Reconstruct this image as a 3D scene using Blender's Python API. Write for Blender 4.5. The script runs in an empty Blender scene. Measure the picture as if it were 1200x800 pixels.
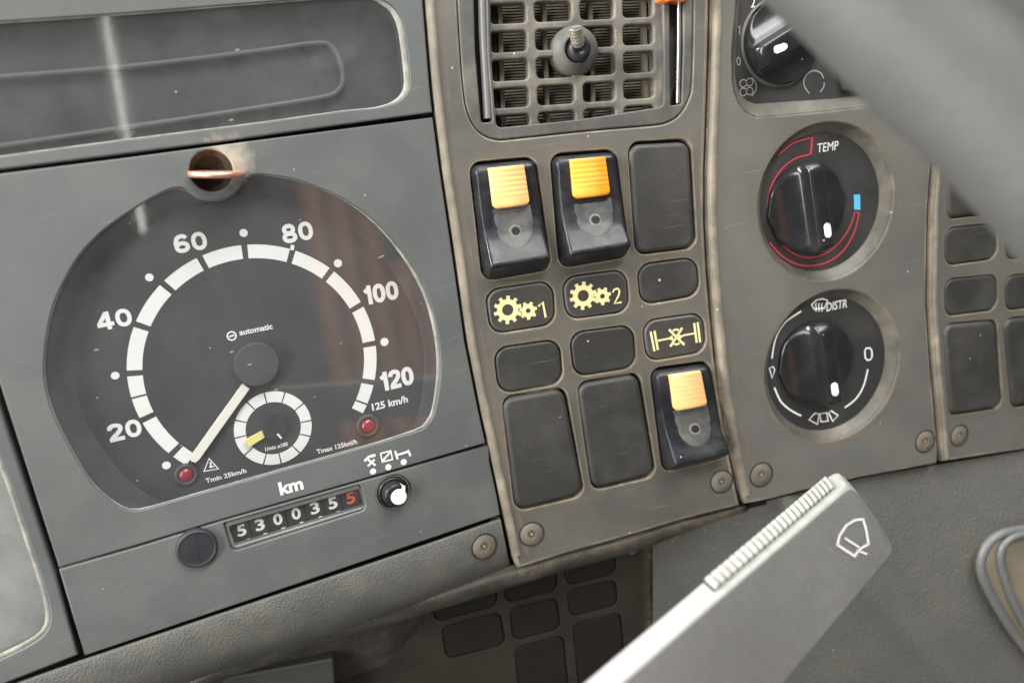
import bpy, math, random
from mathutils import Vector, Matrix
from mathutils.geometry import tessellate_polygon, delaunay_2d_cdt
random.seed(7)
SC = bpy.context.scene
COL = SC.collection
# ------------------------------------------------------------------ frame of reference
F = 945.33
def V(*a): return Vector(a)
DV = V(.129, .966, .224).normalized()                    # "down the dashboard", in camera axes
_a = (V(1, 0, 0) - DV * DV.x).normalized(); _b = _a.cross(DV)
if _b.z < 0: _b = -_b
def hdir(deg):
    t = math.radians(deg); return (_a * math.cos(t) + _b * math.sin(t)).normalized()
E1 = hdir(12.2); E2 = -DV; E3 = E1.cross(E2)
REC = math.radians(25)
W1 = V(1, 0, 0); W2 = V(0, math.sin(REC), math.cos(REC)); W3 = W1.cross(W2)
ORG = V(0, 0, 1.25)
def wdir(p): return W1 * p.dot(E1) + W2 * p.dot(E2) + W3 * p.dot(E3)
def world(p): return ORG + wdir(p)
# ------------------------------------------------------------------ camera
cam = bpy.data.cameras.new('camera'); camo = bpy.data.objects.new('camera', cam); COL.objects.link(camo)
cx_, cy_, cz_ = wdir(V(1, 0, 0)), wdir(V(0, -1, 0)), wdir(V(0, 0, -1))
camo.matrix_world = Matrix(((cx_.x, cy_.x, cz_.x, ORG.x), (cx_.y, cy_.y, cz_.y, ORG.y), (cx_.z, cy_.z, cz_.z, ORG.z), (0, 0, 0, 1)))
cam.sensor_width = 36; cam.lens = F / 1200 * 36; cam.clip_start = .01; cam.clip_end = 50
cam.dof.use_dof = True; cam.dof.focus_distance = .297; cam.dof.aperture_fstop = 8.0
SC.camera = camo
# ------------------------------------------------------------------ light
SC.view_settings.view_transform = 'Standard'; SC.view_settings.look = 'None'
SC.view_settings.exposure = 0.62; SC.view_settings.gamma = 1
wd = bpy.data.worlds.new('World'); SC.world = wd; wd.use_nodes = True
bg = wd.node_tree.nodes['Background']; bg.inputs[0].default_value = (.98, .985, 1, 1); bg.inputs[1].default_value = .10
def area(name, p, target, sx, sy, power, col):
    l = bpy.data.lights.new(name, 'AREA'); l.shape = 'RECTANGLE'; l.size = sx; l.size_y = sy; l.energy = power; l.color = col
    o = bpy.data.objects.new(name, l); COL.objects.link(o)
    a, b = world(V(*p)), world(V(*target)); o.location = a
    o.rotation_euler = (b - a).to_track_quat('-Z', 'Y').to_euler(); return o
area('assumed_door_window_light', (-.80, -.25, .02), (-.05, 0, .3),   .42, .42, 23, (1, .975, .92))  # side window out of view, assumed from the light coming from the left
area('assumed_windscreen_light', (.10, -.95, -.05), (.05, .1, .3), 1.3, .45, 8, (.97, .985, 1))  # windscreen out of view, assumed as the source of light from above
area('added_overhead_lamp', (.25, -.85, -.75), (0, 0, .3), 1.0, .5, 12, (1, .985, .95))  # large soft lamp added above and behind the camera, no window seen there
area('knob_sheen_lamp', (-.52, .12, -.50), (.08, 0, .32), .16, .8, 5, (1, .985, .94))  # tall lamp added at lower left to draw a sheen along the knobs
# ------------------------------------------------------------------ facets of the dashboard
def ray(x, y): return V((x - 600) / F, (y - 400) / F, 1.)
class Facet:
    def __init__(s, d, p0): s.e = d; s.n = -(d.cross(DV)); s.p0 = p0      # n points to the camera
    def cam(s, x, y, h=0):
        r = ray(x, y); return r * ((s.p0 + s.n * h - V(0, 0, 0)).dot(s.n) / r.dot(s.n))
    def uv(s, x, y, h=0):
        q = s.cam(x, y, h) - s.p0; return Vector((q.dot(s.e), -q.dot(DV)))
    def at(s, uv, h=0): return world(s.p0 + s.e * uv[0] - DV * uv[1] + s.n * h)
    def W(s, x, y, h=0): return world(s.cam(x, y, h))
P0 = ray(550, 400) * .31
A = Facet(hdir(24.4), P0)
B = Facet(hdir(12.2), P0)
Cc = Facet(hdir(15.3), B.cam(845, 400))
D = Facet(hdir(18.5), Cc.cam(1095, 350))
def mirrored(x, y, h, dist):
    """point that the flat instrument window at (x, y) reflects to the camera"""
    p = A.cam(x, y, h); d = p.normalized(); n = A.n; return p + (d - n * (2 * d.dot(n))) * dist
_m0, _m1 = mirrored(122, 12, -.0016, .55), mirrored(168, 272, -.0016, .55)
_l = bpy.data.lights.new('assumed_streak_lamp', 'AREA'); _l.shape = 'RECTANGLE'; _l.size = .0032; _l.size_y = (_m1 - _m0).length; _l.energy = .017; _l.color = (1, .98, .88)  # assumed source: thin lamp added at the mirrored spot to draw the lens streak
_o = bpy.data.objects.new('assumed_streak_lamp', _l); COL.objects.link(_o)
_z = wdir(((_m0 + _m1) / 2 - A.cam(140, 150)).normalized()); _y = wdir((_m0 - _m1).normalized()); _x = _y.cross(_z).normalized(); _y = _z.cross(_x)
_c = world((_m0 + _m1) / 2); _o.matrix_world = Matrix(((_x.x, _y.x, _z.x, _c.x), (_x.y, _y.y, _z.y, _c.y), (_x.z, _y.z, _z.z, _c.z), (0, 0, 0, 1)))
def mpp(pl, x, y):
    return ((pl.uv(x + 5, y) - pl.uv(x - 5, y)).length + (pl.uv(x, y + 5) - pl.uv(x, y - 5)).length) / 20
# ------------------------------------------------------------------ materials
def nn(t, k, **kw):
    n = t.nodes.new(k)
    for a, b in kw.items(): setattr(n, a, b)
    return n
def mat(name, col, rough=.5, bump=.0, bscale=1500, dust=None, damt=0., dscale=60, speck=0., var=.12, metal=0, spec=.5, coat=0, stains=(), voro=False, rvar=.12, scratch=0):
    m = bpy.data.materials.new(name); m.use_nodes = True; t = m.node_tree; b = t.nodes['Principled BSDF']
    L = t.links.new
    g = nn(t, 'ShaderNodeNewGeometry')
    n1 = nn(t, 'ShaderNodeTexNoise'); n1.inputs['Scale'].default_value = dscale; n1.inputs['Detail'].default_value = 6; n1.inputs['Roughness'].default_value = .62
    L(g.outputs['Position'], n1.inputs['Vector'])
    n2 = nn(t, 'ShaderNodeTexNoise'); n2.inputs['Scale'].default_value = bscale; n2.inputs['Detail'].default_value = 3
    L(g.outputs['Position'], n2.inputs['Vector'])
    c = [nn(t, 'ShaderNodeMix', data_type='RGBA') for _ in range(3)]
    c[0].inputs[6].default_value = tuple(x * (1 - var) for x in col) + (1,); c[0].inputs[7].default_value = tuple(min(1, x * (1 + var)) for x in col) + (1,)
    L(n2.outputs['Fac'], c[0].inputs[0])
    r = nn(t, 'ShaderNodeMapRange'); r.inputs[1].default_value = .42; r.inputs[2].default_value = .72; r.inputs[3].default_value = 0; r.inputs[4].default_value = damt
    L(n1.outputs['Fac'], r.inputs[0]); L(r.outputs[0], c[1].inputs[0]); L(c[0].outputs[2], c[1].inputs[6])
    c[1].inputs[7].default_value = tuple(dust or col) + (1,)
    last = c[1].outputs[2]
    for (p, rad, sc_, amt) in stains:
        d = nn(t, 'ShaderNodeVectorMath', operation='DISTANCE'); d.inputs[1].default_value = p; L(g.outputs['Position'], d.inputs[0])
        ns = nn(t, 'ShaderNodeTexNoise'); ns.inputs['Scale'].default_value = 260; ns.inputs['Detail'].default_value = 5; L(g.outputs['Position'], ns.inputs['Vector'])
        ad = nn(t, 'ShaderNodeMath', operation='MULTIPLY_ADD'); ad.inputs[1].default_value = rad * 1.2; L(ns.outputs['Fac'], ad.inputs[0]); L(d.outputs['Value'], ad.inputs[2])
        mr = nn(t, 'ShaderNodeMapRange'); mr.inputs[1].default_value = rad * .9; mr.inputs[2].default_value = rad * 1.7; mr.inputs[3].default_value = amt; mr.inputs[4].default_value = 0; L(ad.outputs[0], mr.inputs[0])
        mx = nn(t, 'ShaderNodeMix', data_type='RGBA'); L(mr.outputs[0], mx.inputs[0]); L(last, mx.inputs[6]); mx.inputs[7].default_value = tuple(sc_) + (1,); last = mx.outputs[2]
    if speck:
        v = nn(t, 'ShaderNodeTexVoronoi'); v.inputs['Scale'].default_value = 130; L(g.outputs['Position'], v.inputs['Vector'])
        lt = nn(t, 'ShaderNodeMath', operation='LESS_THAN'); lt.inputs[1].default_value = .045 * speck + .02; L(v.outputs['Distance'], lt.inputs[0])
        sp = nn(t, 'ShaderNodeSeparateColor'); L(v.outputs['Color'], sp.inputs[0])
        l2 = nn(t, 'ShaderNodeMath', operation='LESS_THAN'); l2.inputs[1].default_value = .35; L(sp.outputs[0], l2.inputs[0])
        mu = nn(t, 'ShaderNodeMath', operation='MULTIPLY'); L(lt.outputs[0], mu.inputs[0]); L(l2.outputs[0], mu.inputs[1])
        m3 = nn(t, 'ShaderNodeMath', operation='MULTIPLY'); m3.inputs[1].default_value = .7; L(mu.outputs[0], m3.inputs[0])
        mx = nn(t, 'ShaderNodeMix', data_type='RGBA'); L(m3.outputs[0], mx.inputs[0]); L(last, mx.inputs[6]); mx.inputs[7].default_value = (.6, .57, .5, 1); last = mx.outputs[2]
    if scratch:
        for k_ in range(2):
            mp = nn(t, 'ShaderNodeMapping'); mp.inputs['Rotation'].default_value = ((.3, .9, .2), (1.35, -.9, 2.1))[k_]; mp.inputs['Scale'].default_value = (45, 45, 1500); L(g.outputs['Position'], mp.inputs[0])
            sn = nn(t, 'ShaderNodeTexNoise'); sn.inputs['Scale'].default_value = 1; sn.inputs['Detail'].default_value = 2; L(mp.outputs[0], sn.inputs['Vector'])
            sr = nn(t, 'ShaderNodeMapRange'); sr.inputs[1].default_value = .715; sr.inputs[2].default_value = .76; sr.inputs[4].default_value = scratch; L(sn.outputs['Fac'], sr.inputs[0])
            mx = nn(t, 'ShaderNodeMix', data_type='RGBA'); L(sr.outputs[0], mx.inputs[0]); L(last, mx.inputs[6]); mx.inputs[7].default_value = (.42, .41, .38, 1); last = mx.outputs[2]
        bn = nn(t, 'ShaderNodeTexNoise'); bn.inputs['Scale'].default_value = 11; bn.inputs['Detail'].default_value = 5; bn.inputs['Distortion'].default_value = .8; L(g.outputs['Position'], bn.inputs['Vector'])
        br = nn(t, 'ShaderNodeMapRange'); br.inputs[1].default_value = .46; br.inputs[2].default_value = .70; br.inputs[4].default_value = .30; L(bn.outputs['Fac'], br.inputs[0])
        mx = nn(t, 'ShaderNodeMix', data_type='RGBA'); L(br.outputs[0], mx.inputs[0]); L(last, mx.inputs[6]); mx.inputs[7].default_value = tuple(min(1, x * 1.75) for x in col) + (1,); last = mx.outputs[2]
    L(last, b.inputs['Base Color'])
    rr = nn(t, 'ShaderNodeMapRange'); rr.inputs[1].default_value = .3; rr.inputs[2].default_value = .7; rr.inputs[3].default_value = max(.03, rough - rvar * rough); rr.inputs[4].default_value = min(1, rough + rvar)
    L(n1.outputs['Fac'], rr.inputs[0]); L(rr.outputs[0], b.inputs['Roughness'])
    b.inputs['Metallic'].default_value = metal; b.inputs['Specular IOR Level'].default_value = spec
    if coat: b.inputs['Coat Weight'].default_value = coat; b.inputs['Coat Roughness'].default_value = .08
    if bump:
        bp = nn(t, 'ShaderNodeBump'); bp.inputs['Strength'].default_value = bump; bp.inputs['Distance'].default_value = .0004
        if voro:
            vv = nn(t, 'ShaderNodeTexVoronoi'); vv.feature = 'SMOOTH_F1'; vv.inputs['Scale'].default_value = voro
            nz = nn(t, 'ShaderNodeTexNoise'); nz.inputs['Scale'].default_value = voro * .4; L(g.outputs['Position'], nz.inputs['Vector'])
            mxv = nn(t, 'ShaderNodeVectorMath', operation='MULTIPLY_ADD'); mxv.inputs[1].default_value = (.0012,) * 3; L(nz.outputs['Color'], mxv.inputs[0]); L(g.outputs['Position'], mxv.inputs[2])
            L(mxv.outputs[0], vv.inputs['Vector']); L(vv.outputs['Distance'], bp.inputs['Height'])
        else: L(n2.outputs['Fac'], bp.inputs['Height'])
        L(bp.outputs[0], b.inputs['Normal'])
    return m
def lensmat(name, ior, rough, haze, tint=(.97, .975, .98), hcol=(.5, .5, .5)):
    m = bpy.data.materials.new(name); m.use_nodes = True; t = m.node_tree; t.nodes.remove(t.nodes['Principled BSDF']); L = t.links.new
    out = t.nodes['Material Output']; g = nn(t, 'ShaderNodeNewGeometry')
    tr = nn(t, 'ShaderNodeBsdfTransparent'); tr.inputs[0].default_value = tint + (1,)
    gl = nn(t, 'ShaderNodeBsdfGlossy'); gl.inputs['Roughness'].default_value = rough
    df = nn(t, 'ShaderNodeBsdfDiffuse'); df.inputs[0].default_value = hcol + (1,)
    lw = nn(t, 'ShaderNodeLayerWeight'); pw = nn(t, 'ShaderNodeMath', operation='POWER'); pw.inputs[1].default_value = 5; L(lw.outputs['Facing'], pw.inputs[0])
    fr = nn(t, 'ShaderNodeMath', operation='MULTIPLY_ADD'); f0 = ((ior - 1) / (ior + 1)) ** 2 * 2.1; fr.inputs[1].default_value = 1 - f0; fr.inputs[2].default_value = f0; L(pw.outputs[0], fr.inputs[0])
    m1 = nn(t, 'ShaderNodeMixShader'); L(fr.outputs[0], m1.inputs[0]); L(tr.outputs[0], m1.inputs[1]); L(gl.outputs[0], m1.inputs[2])
    ns = nn(t, 'ShaderNodeTexNoise'); ns.inputs['Scale'].default_value = 35; ns.inputs['Detail'].default_value = 8; ns.inputs['Roughness'].default_value = .7; L(g.outputs['Position'], ns.inputs['Vector'])
    mr = nn(t, 'ShaderNodeMapRange'); mr.inputs[1].default_value = .3; mr.inputs[2].default_value = .8; mr.inputs[3].default_value = haze * .5; mr.inputs[4].default_value = haze * 1.8; L(ns.outputs['Fac'], mr.inputs[0])
    # dust specks and short scratches
    mp = nn(t, 'ShaderNodeMapping'); mp.inputs['Scale'].default_value = (70, 70, 230); mp.inputs['Rotation'].default_value = (.5, .3, .1); L(g.outputs['Position'], mp.inputs[0])
    v = nn(t, 'ShaderNodeTexVoronoi'); v.inputs['Scale'].default_value = 1; L(mp.outputs[0], v.inputs['Vector'])
    lt = nn(t, 'ShaderNodeMath', operation='LESS_THAN'); lt.inputs[1].default_value = .055; L(v.outputs['Distance'], lt.inputs[0])
    mu = nn(t, 'ShaderNodeMath', operation='MULTIPLY_ADD'); mu.inputs[1].default_value = .45; L(lt.outputs[0], mu.inputs[0]); L(mr.outputs[0], mu.inputs[2])
    m2 = nn(t, 'ShaderNodeMixShader'); L(mu.outputs[0], m2.inputs[0]); L(m1.outputs[0], m2.inputs[1]); L(df.outputs[0], m2.inputs[2])
    L(m2.outputs[0], out.inputs['Surface']); return m
DUST = (.30, .26, .20)
holeP = A.W(268, 186, 0)
M = dict(
 fasciaA=mat('grey_fascia_plastic', (.098, .107, .106), .60, .25, 2600, (.17, .172, .16), .45, 30, .6, stains=((tuple(holeP), .0085, (.48, .44, .36), .75), (tuple(A.W(218, 632, 0)), .003, (.33, .31, .27), .6)), scratch=.16),
 stripA=mat('grey_strip_plastic', (.100, .108, .107), .55, .3, 2600, (.17, .165, .15), .5, 35, .8, scratch=.16),
 trimA=mat('textured_trim_plastic', (.100, .103, .097), .7, .8, 1400, (.19, .172, .138), .6, 60, .5, voro=1500),
 consoleB=mat('console_plastic', (.080, .078, .071), .58, .25, 2400, (.15, .135, .108), .65, 28, .6, scratch=.16),
 consoleC=mat('heater_panel_plastic', (.105, .104, .095), .58, .25, 2400, (.15, .142, .122), .6, 25, .7, scratch=.16),
 wornedge=mat('dust_worn_edge', (.16, .143, .115), .62, .3, 1800, (.32, .27, .20), .9, 90, .8),
 blank=mat('blank_plate_plastic', (.031, .0305, .029), .48, .4, 2200, (.09, .085, .075), .45, 40, 1.2, scratch=.16),
 darkplate=mat('dark_plate_plastic', (.040, .037, .033), .5, .3, 2200, (.08, .07, .055), .5, 50, 1),
 rocker=mat('glossy_rocker_plastic', (.013, .015, .020), .23, .05, 800, (.045, .043, .040), .5, 140, .8, spec=.30, coat=.15, rvar=.3),
 rockerin=mat('rocker_finger_dish', (.055, .058, .061), .42, .2, 1500, (.14, .13, .11), .7, 120, .5),
 dustring=mat('dust_ring', (.15, .138, .118), .7, .3, 1500, (.26, .23, .18), .6, 200),
 amber=mat('amber_lens', (1, .36, .025), .28, .0, 900, (1, .60, .16), .5, 60, coat=.6),
 amberpale=mat('faded_amber_lens', (1, .52, .20), .22, .0, 900, (1, .62, .33), .5, 60, coat=.7),
 black=mat('black_cavity', (.008, .008, .008), .8),
 cavity=mat('brown_cavity', (.075, .06, .046), .8, .4, 900, (.16, .13, .095), .8, 120),
 dial=mat('dial_face', (.040, .043, .046), .65, .1, 2000, (.05, .05, .052), .3, 60, .4),
 dialwall=mat('dial_bowl_plastic', (.060, .064, .070), .45, .2, 1500, (.11, .105, .10), .5, 50, .8),
 white=mat('white_print', (.86, .86, .84), .6, 0, 900, (.7, .69, .64), .3, 120, var=.03),
 needle=mat('needle_white', (.82, .80, .72), .4, var=.03),
 yellow=mat('yellow_needle', (.82, .74, .25), .5, var=.05),
 cream=mat('cream_print', (.78, .70, .36), .55, 0, 900, (.62, .55, .30), .4, 150, var=.04),
 hub=mat('hub_plastic', (.060, .062, .064), .45, .2, 2000, (.08, .08, .08), .3, 90, .5),
 red=mat('red_lamp_lens', (.28, .015, .035), .15, coat=.8),
 redprint=mat('red_print', (.50, .045, .065), .55, var=.05),
 reddigit=mat('red_digit', (.60, .10, .06), .5),
 blue=mat('blue_print', (.10, .50, .78), .5, var=.03),
 whitemark=mat('white_marker', (.85, .85, .80), .35, var=.02),
 greyprint=mat('faded_print', (.26, .26, .25), .6),
 knobface=mat('control_face_plastic', (.030, .031, .032), .5, .2, 2200, (.07, .065, .055), .4, 45, .9),
 bowl=mat('bowl_wall_plastic', (.09, .085, .074), .5, .3, 1800, (.24, .21, .165), .75, 60, .8),
 knob=mat('knob_plastic', (.012, .013, .014), .2, .05, 900, (.045, .043, .04), .4, 70, .8, coat=.25),
 plug=mat('plug_plastic', (.024, .026, .032), .5, .15, 1200, (.05, .05, .05), .4, 80, .6),
 steel=mat('dull_screw_steel', (.17, .155, .125), .5, .5, 1500, (.25, .20, .14), .7, 200, metal=.25),
 rust=mat('rusty_recess', (.40, .27, .17), .7, .5, 1500, (.50, .38, .26), .7, 300),
 ventp=mat('vent_plastic', (.070, .069, .065), .55, .3, 1800, (.20, .175, .14), .6, 50, .8),
 grille=mat('vent_grille_plastic', (.092, .088, .080), .6, .4, 1500, (.27, .235, .185), .8, 85, .9),
 slat=mat('vent_slat_plastic', (.24, .215, .17), .65, .3, 1500, (.22, .19, .15), .7, 120),
 chrome=mat('bright_roller', (.62, .62, .60), .18, metal=.9),
 greyroller=mat('grey_roller', (.17, .17, .17), .3, coat=.3),
 pad=mat('leathergrain_pad', (.108, .109, .101), .48, .75, 900, (.14, .135, .115), .6, 30, .4, voro=850, coat=.12),
 rail=mat('textured_rail', (.060, .058, .050), .65, .9, 1100, (.17, .155, .12), .7, 60, .4, voro=1200),
 lower=mat('brown_lower_plastic', (.045, .041, .033), .6, .8, 1100, (.12, .10, .075), .75, 50, voro=1100),
 tray=mat('tray_plastic', (.035, .036, .035), .5, .3, 1500, (.07, .065, .055), .5, 30),
 knee=mat('knee_panel_shade_tone', (.024, .021, .017), .75, .4, 1800, (.048, .038, .027), .6, 35, spec=.2),  # shade under the console is put into this dark colour
 kneeb=mat('knee_blank_shade_tone', (.016, .0145, .0125), .85, .3, 1800, (.022, .020, .017), .5, 35, spec=.12),  # blanks darkened the same way, recess shade in the colour
 wheel=mat('steering_wheel_skin', (.048, .049, .047), .6, .3, 900, (.09, .09, .085), .5, 20),
 stalk=mat('stalk_plastic', (.165, .163, .152), .40, .6, 1200, (.22, .215, .20), .4, 260, .5, scratch=.2),
 stalktop=mat('worn_highlit_stalk_top', (.36, .36, .34), .35, .3, 1200, (.48, .475, .45), .6, 200),
 groove=mat('grip_groove', (.03, .03, .028), .5),
 rubber=mat('grey_rubber', (.12, .125, .13), .42, .2, 1200, (.20, .18, .15), .5, 60, .6),
 brown=mat('dusty_brown', (.19, .165, .115), .7, .5, 1100, (.26, .22, .16), .7, 50),
 copper=mat('copper', (.88, .50, .36), .32, .2, 900, (.55, .27, .17), .7, 220, metal=.75),
 orange=mat('orange_plastic', (.85, .22, .05), .3, coat=.5),
 displayback=mat('display_back', (.030, .031, .033), .5, .1, 1500, (.06, .085, .085), .5, 25, .8),
 ridge=mat('moulded_ridge', (.075, .076, .076), .45, .1, 1500, (.11, .11, .105), .4, 50, .5),
 gaugeback=mat('gauge_back', (.16, .165, .165), .5, .1, 1500, (.24, .24, .23), .6, 25, .8),
 drum=mat('digit_drum', (.022, .022, .020), .5),
 frameclear=mat('odometer_frame_plastic', (.15, .155, .15), .3, .1, 1500, (.25, .24, .21), .6, 90, coat=.4),
 lens=lensmat('clear_lens', 1.5, .05, .045),
 lensdusty=lensmat('dusty_display_lens', 1.5, .06, .075),
 lensworn=lensmat('worn_gauge_lens', 1.5, .2, .30, hcol=(.5, .51, .49)),
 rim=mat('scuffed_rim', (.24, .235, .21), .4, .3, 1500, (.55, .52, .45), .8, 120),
)
# ------------------------------------------------------------------ objects
def tag(o, label=None, cat=None, group=None, kind=None):
    if label: o['label'] = label
    if cat: o['category'] = cat
    if group: o['group'] = group
    if kind: o['kind'] = kind
    return o
def empty(name, loc, label, cat, group=None):
    o = bpy.data.objects.new(name, None); COL.objects.link(o); o.location = loc; o.empty_display_size = .01
    o['_o'] = 1; del o['_o']
    return tag(o, label, cat, group)
def absloc(o):
    p = Vector((0, 0, 0))
    while o is not None: p = p + o.location; o = o.parent
    return p
class MB:
    """collects faces in world space, links them as one mesh object"""
    def __init__(s): s.v = []; s.f = []; s.m = []; s.s = []
    def add(s, vs, fs, smooth=True, mi=0):
        k = len(s.v); s.v += [Vector(x) for x in vs]
        for f in fs: s.f.append([k + i for i in f]); s.m.append(mi); s.s.append(smooth)
        return s
    def build(s, name, mats, parent=None, orient=None):
        if not isinstance(mats, (list, tuple)): mats = [mats]
        org = absloc(parent) if parent is not None else sum(s.v, Vector()) / max(1, len(s.v))
        me = bpy.data.meshes.new(name)
        me.from_pydata([tuple(v - org) for v in s.v], [], s.f)
        for m in mats: me.materials.append(m)
        for i, p in enumerate(me.polygons): p.material_index = s.m[i]; p.use_smooth = s.s[i]
        me.update()
        o = bpy.data.objects.new(name, me); COL.objects.link(o)
        if parent is not None: o.parent = parent
        else: o.location = org
        return o
def grid(mb, rows, closed=False, smooth=True, mi=0, flip=False):
    n = len(rows[0]); vs = [p for r in rows for p in r]; fs = []
    for i in range(len(rows) - 1):
        for j in range(n if closed else n - 1):
            a, b = i * n + j, i * n + (j + 1) % n; q = [a, b, b + n, a + n]
            fs.append(q[::-1] if flip else q)
    return mb.add(vs, fs, smooth, mi)
def roundpoly(pts, r, n=5):
    pts = [Vector(p) for p in pts]; out = []; N = len(pts)
    rs = r if isinstance(r, (list, tuple)) else [r] * N
    for i in range(N):
        p, a, b = pts[i], pts[i - 1], pts[(i + 1) % N]
        d1 = (a - p); d2 = (b - p); l = min(d1.length, d2.length) * .49
        if rs[i] <= 1e-9: out.append(p); continue
        d1.normalize(); d2.normalize(); ang = d1.angle(d2); t = rs[i] / math.tan(ang / 2)
        if t > l: t = l
        if ang > 2.95 or t < 1e-7: out.append(p); continue
        A_, B_ = p + d1 * t, p + d2 * t
        for k in range(n + 1):
            s = k / n; w_ = math.sin(ang / 2); q0, q1, q2 = (1 - s) ** 2, 2 * s * (1 - s) * w_, s * s
            out.append((A_ * q0 + p * q1 + B_ * q2) / (q0 + q1 + q2))
    return out
def sarea(p): return sum(p[i - 1][0] * p[i][1] - p[i][0] * p[i - 1][1] for i in range(len(p))) / 2
def ccw(p): return p if sarea(p) > 0 else p[::-1]
def inset(p, d):                                          # p ccw; positive d shrinks it
    N = len(p); out = []
    for i in range(N):
        a, b, c = p[i - 1], p[i], p[(i + 1) % N]
        e1 = (b - a); e2 = (c - b)
        if e1.length < 1e-9 or e2.length < 1e-9: out.append(b.copy()); continue
        e1.normalize(); e2.normalize(); n1 = Vector((-e1.y, e1.x)); n2 = Vector((-e2.y, e2.x)); m = n1 + n2
        if m.length < 1e-6: m = n1
        m.normalize(); c_ = max(.5, m.dot(n1)); out.append(b + m * (d / c_))
    return out
def spline(pts, n=8, closed=False):
    pts = [Vector(p) for p in pts]; out = []; N = len(pts); rng = range(N if closed else N - 1)
    for i in rng:
        g = lambda k: pts[k % N] if closed else pts[max(0, min(N - 1, k))]
        a, b, c, d = g(i - 1), g(i), g(i + 1), g(i + 2)
        for k in range(n):
            t = k / n; out.append(.5 * ((2 * b) + (c - a) * t + (2 * a - 5 * b + 4 * c - d) * t * t + (3 * b - a - 3 * c + d) * t ** 3))
    if not closed: out.append(pts[-1].copy())
    return out
def plate_mb(mb, pl, outer, h1, h0, r=.0006, holes=(), hr=.0005, hdepth=None, mi=0, emi=0, hemi=None, seg=4, wmi=None):
    """flat plate with a rounded edge; outer, holes are uv outlines; top face at height h1"""
    hemi = emi if hemi is None else hemi; wmi = emi if wmi is None else wmi
    outer = ccw(outer); rings = []
    k0 = len(mb.v); caps = []; base = k0
    def edge(loop, sgn, rr, hb, em):
        ks = []
        for k in range(seg + 1):
            a = math.pi / 2 * k / seg; ins = rr * (1 - math.sin(a)); hh = h1 - rr * (1 - math.cos(a))
            q = inset(loop, ins * sgn); ks.append([pl.at(x, hh) for x in q])
            if k == 0: cap = q
        ks.append([pl.at(x, hb) for x in inset(loop, 0)])
        st = len(mb.v); n = len(loop)
        for row in ks: mb.v += row
        for i in range(len(ks) - 1):
            for j in range(n):
                a, b = st + i * n + j, st + i * n + (j + 1) % n; q = [a, b, b + n, a + n]
                mb.f.append(q[::-1] if sgn > 0 else q); mb.m.append(em if i < seg else wmi); mb.s.append(True)
        return cap, list(range(st, st + n))
    cap, idx = edge(outer, 1, r, h0, emi); caps.append(cap); allidx = idx[:]
    for hl in holes:
        hl = ccw(hl); c2, ix = edge(hl, -1, hr, h0 if hdepth is None else hdepth, hemi); caps.append(c2); allidx += ix
    flat = [p for c in caps for p in c]; ed = []; o = 0
    for c in caps: ed += [(o + i, o + (i + 1) % len(c)) for i in range(len(c))]; o += len(c)
    rv, _, rf, ov, _, _ = delaunay_2d_cdt([p * 1000 for p in flat], ed, [], 0, 1e-6)
    def inside(p, poly):
        r_ = False; x, y = p
        for i in range(len(poly)):
            a, b = poly[i - 1], poly[i]
            if (a.y > y) != (b.y > y) and x < (b.x - a.x) * (y - a.y) / (b.y - a.y) + a.x: r_ = not r_
        return r_
    idm = []
    for i, v in enumerate(rv):
        if ov[i]: idm.append(allidx[ov[i][0]])
        else: mb.v.append(pl.at(v / 1000, h1)); idm.append(len(mb.v) - 1)
    for t in rf:
        c = sum((rv[i] for i in t), Vector((0, 0))) / len(t) / 1000
        if not inside(c, caps[0]) or any(inside(c, q) for q in caps[1:]): continue
        a, b, d = (rv[i] for i in t[:3])
        if abs((b - a).cross(d - a)) < 1e-9: continue
        q = [idm[i] for i in t]; mb.f.append(q if (b - a).cross(d - a) > 0 else q[::-1]); mb.m.append(mi); mb.s.append(False)
    return mb
def plate(name, pl, outer, h1, h0, mats, parent=None, **kw):
    return plate_mb(MB(), pl, outer, h1, h0, **kw).build(name, mats, parent)
def UV(pl, pts, h=0, r=None, n=5):
    q = [pl.uv(x, y, h) for x, y in pts]; return roundpoly(q, r, n) if r is not None else q
def circ(c, r, n=48, a0=0): return [Vector((c[0] + r * math.cos(a0 + 2 * math.pi * k / n), c[1] + r * math.sin(a0 + 2 * math.pi * k / n))) for k in range(n)]
def sheet_mb(mb, pl, uvs, h, mi=0):
    uvs = ccw([Vector(p) for p in uvs]); ts = tessellate_polygon([[Vector((p.x, p.y, 0)) for p in uvs]])
    vs = [pl.at(p, h) for p in uvs]; fs = []
    for t in ts:
        a, b, c = (uvs[i] for i in t); s = (b - a).cross(c - a)
        if abs(s) < 1e-15: continue
        fs.append(list(t) if s > 0 else list(t)[::-1])
    return mb.add(vs, fs, False, mi)
def stroke_mb(mb, pl, uvs, w, h, closed=False, mi=0):
    uvs = [Vector(p) for p in uvs]; N = len(uvs); L_, R_ = [], []
    for i in range(N):
        a = uvs[i - 1] if (i > 0 or closed) else uvs[i]; c = uvs[(i + 1) % N] if (i < N - 1 or closed) else uvs[i]
        d = (c - a); d.normalize(); n = Vector((-d.y, d.x)); L_.append(uvs[i] + n * w / 2); R_.append(uvs[i] - n * w / 2)
    k = range(N if closed else N - 1)
    mb.add([pl.at(p, h) for p in L_ + R_], [[i, N + i, N + (i + 1) % N, (i + 1) % N] for i in k], False, mi)
    return mb
def pstroke(mb, pl, pts, wpx, h, closed=False, sm=0, mi=0):
    u = [pl.uv(x, y, h) for x, y in pts]
    if sm: u = spline(u, sm, closed)
    return stroke_mb(mb, pl, u, wpx * mpp(pl, *pts[0]), h, closed, mi)
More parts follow.
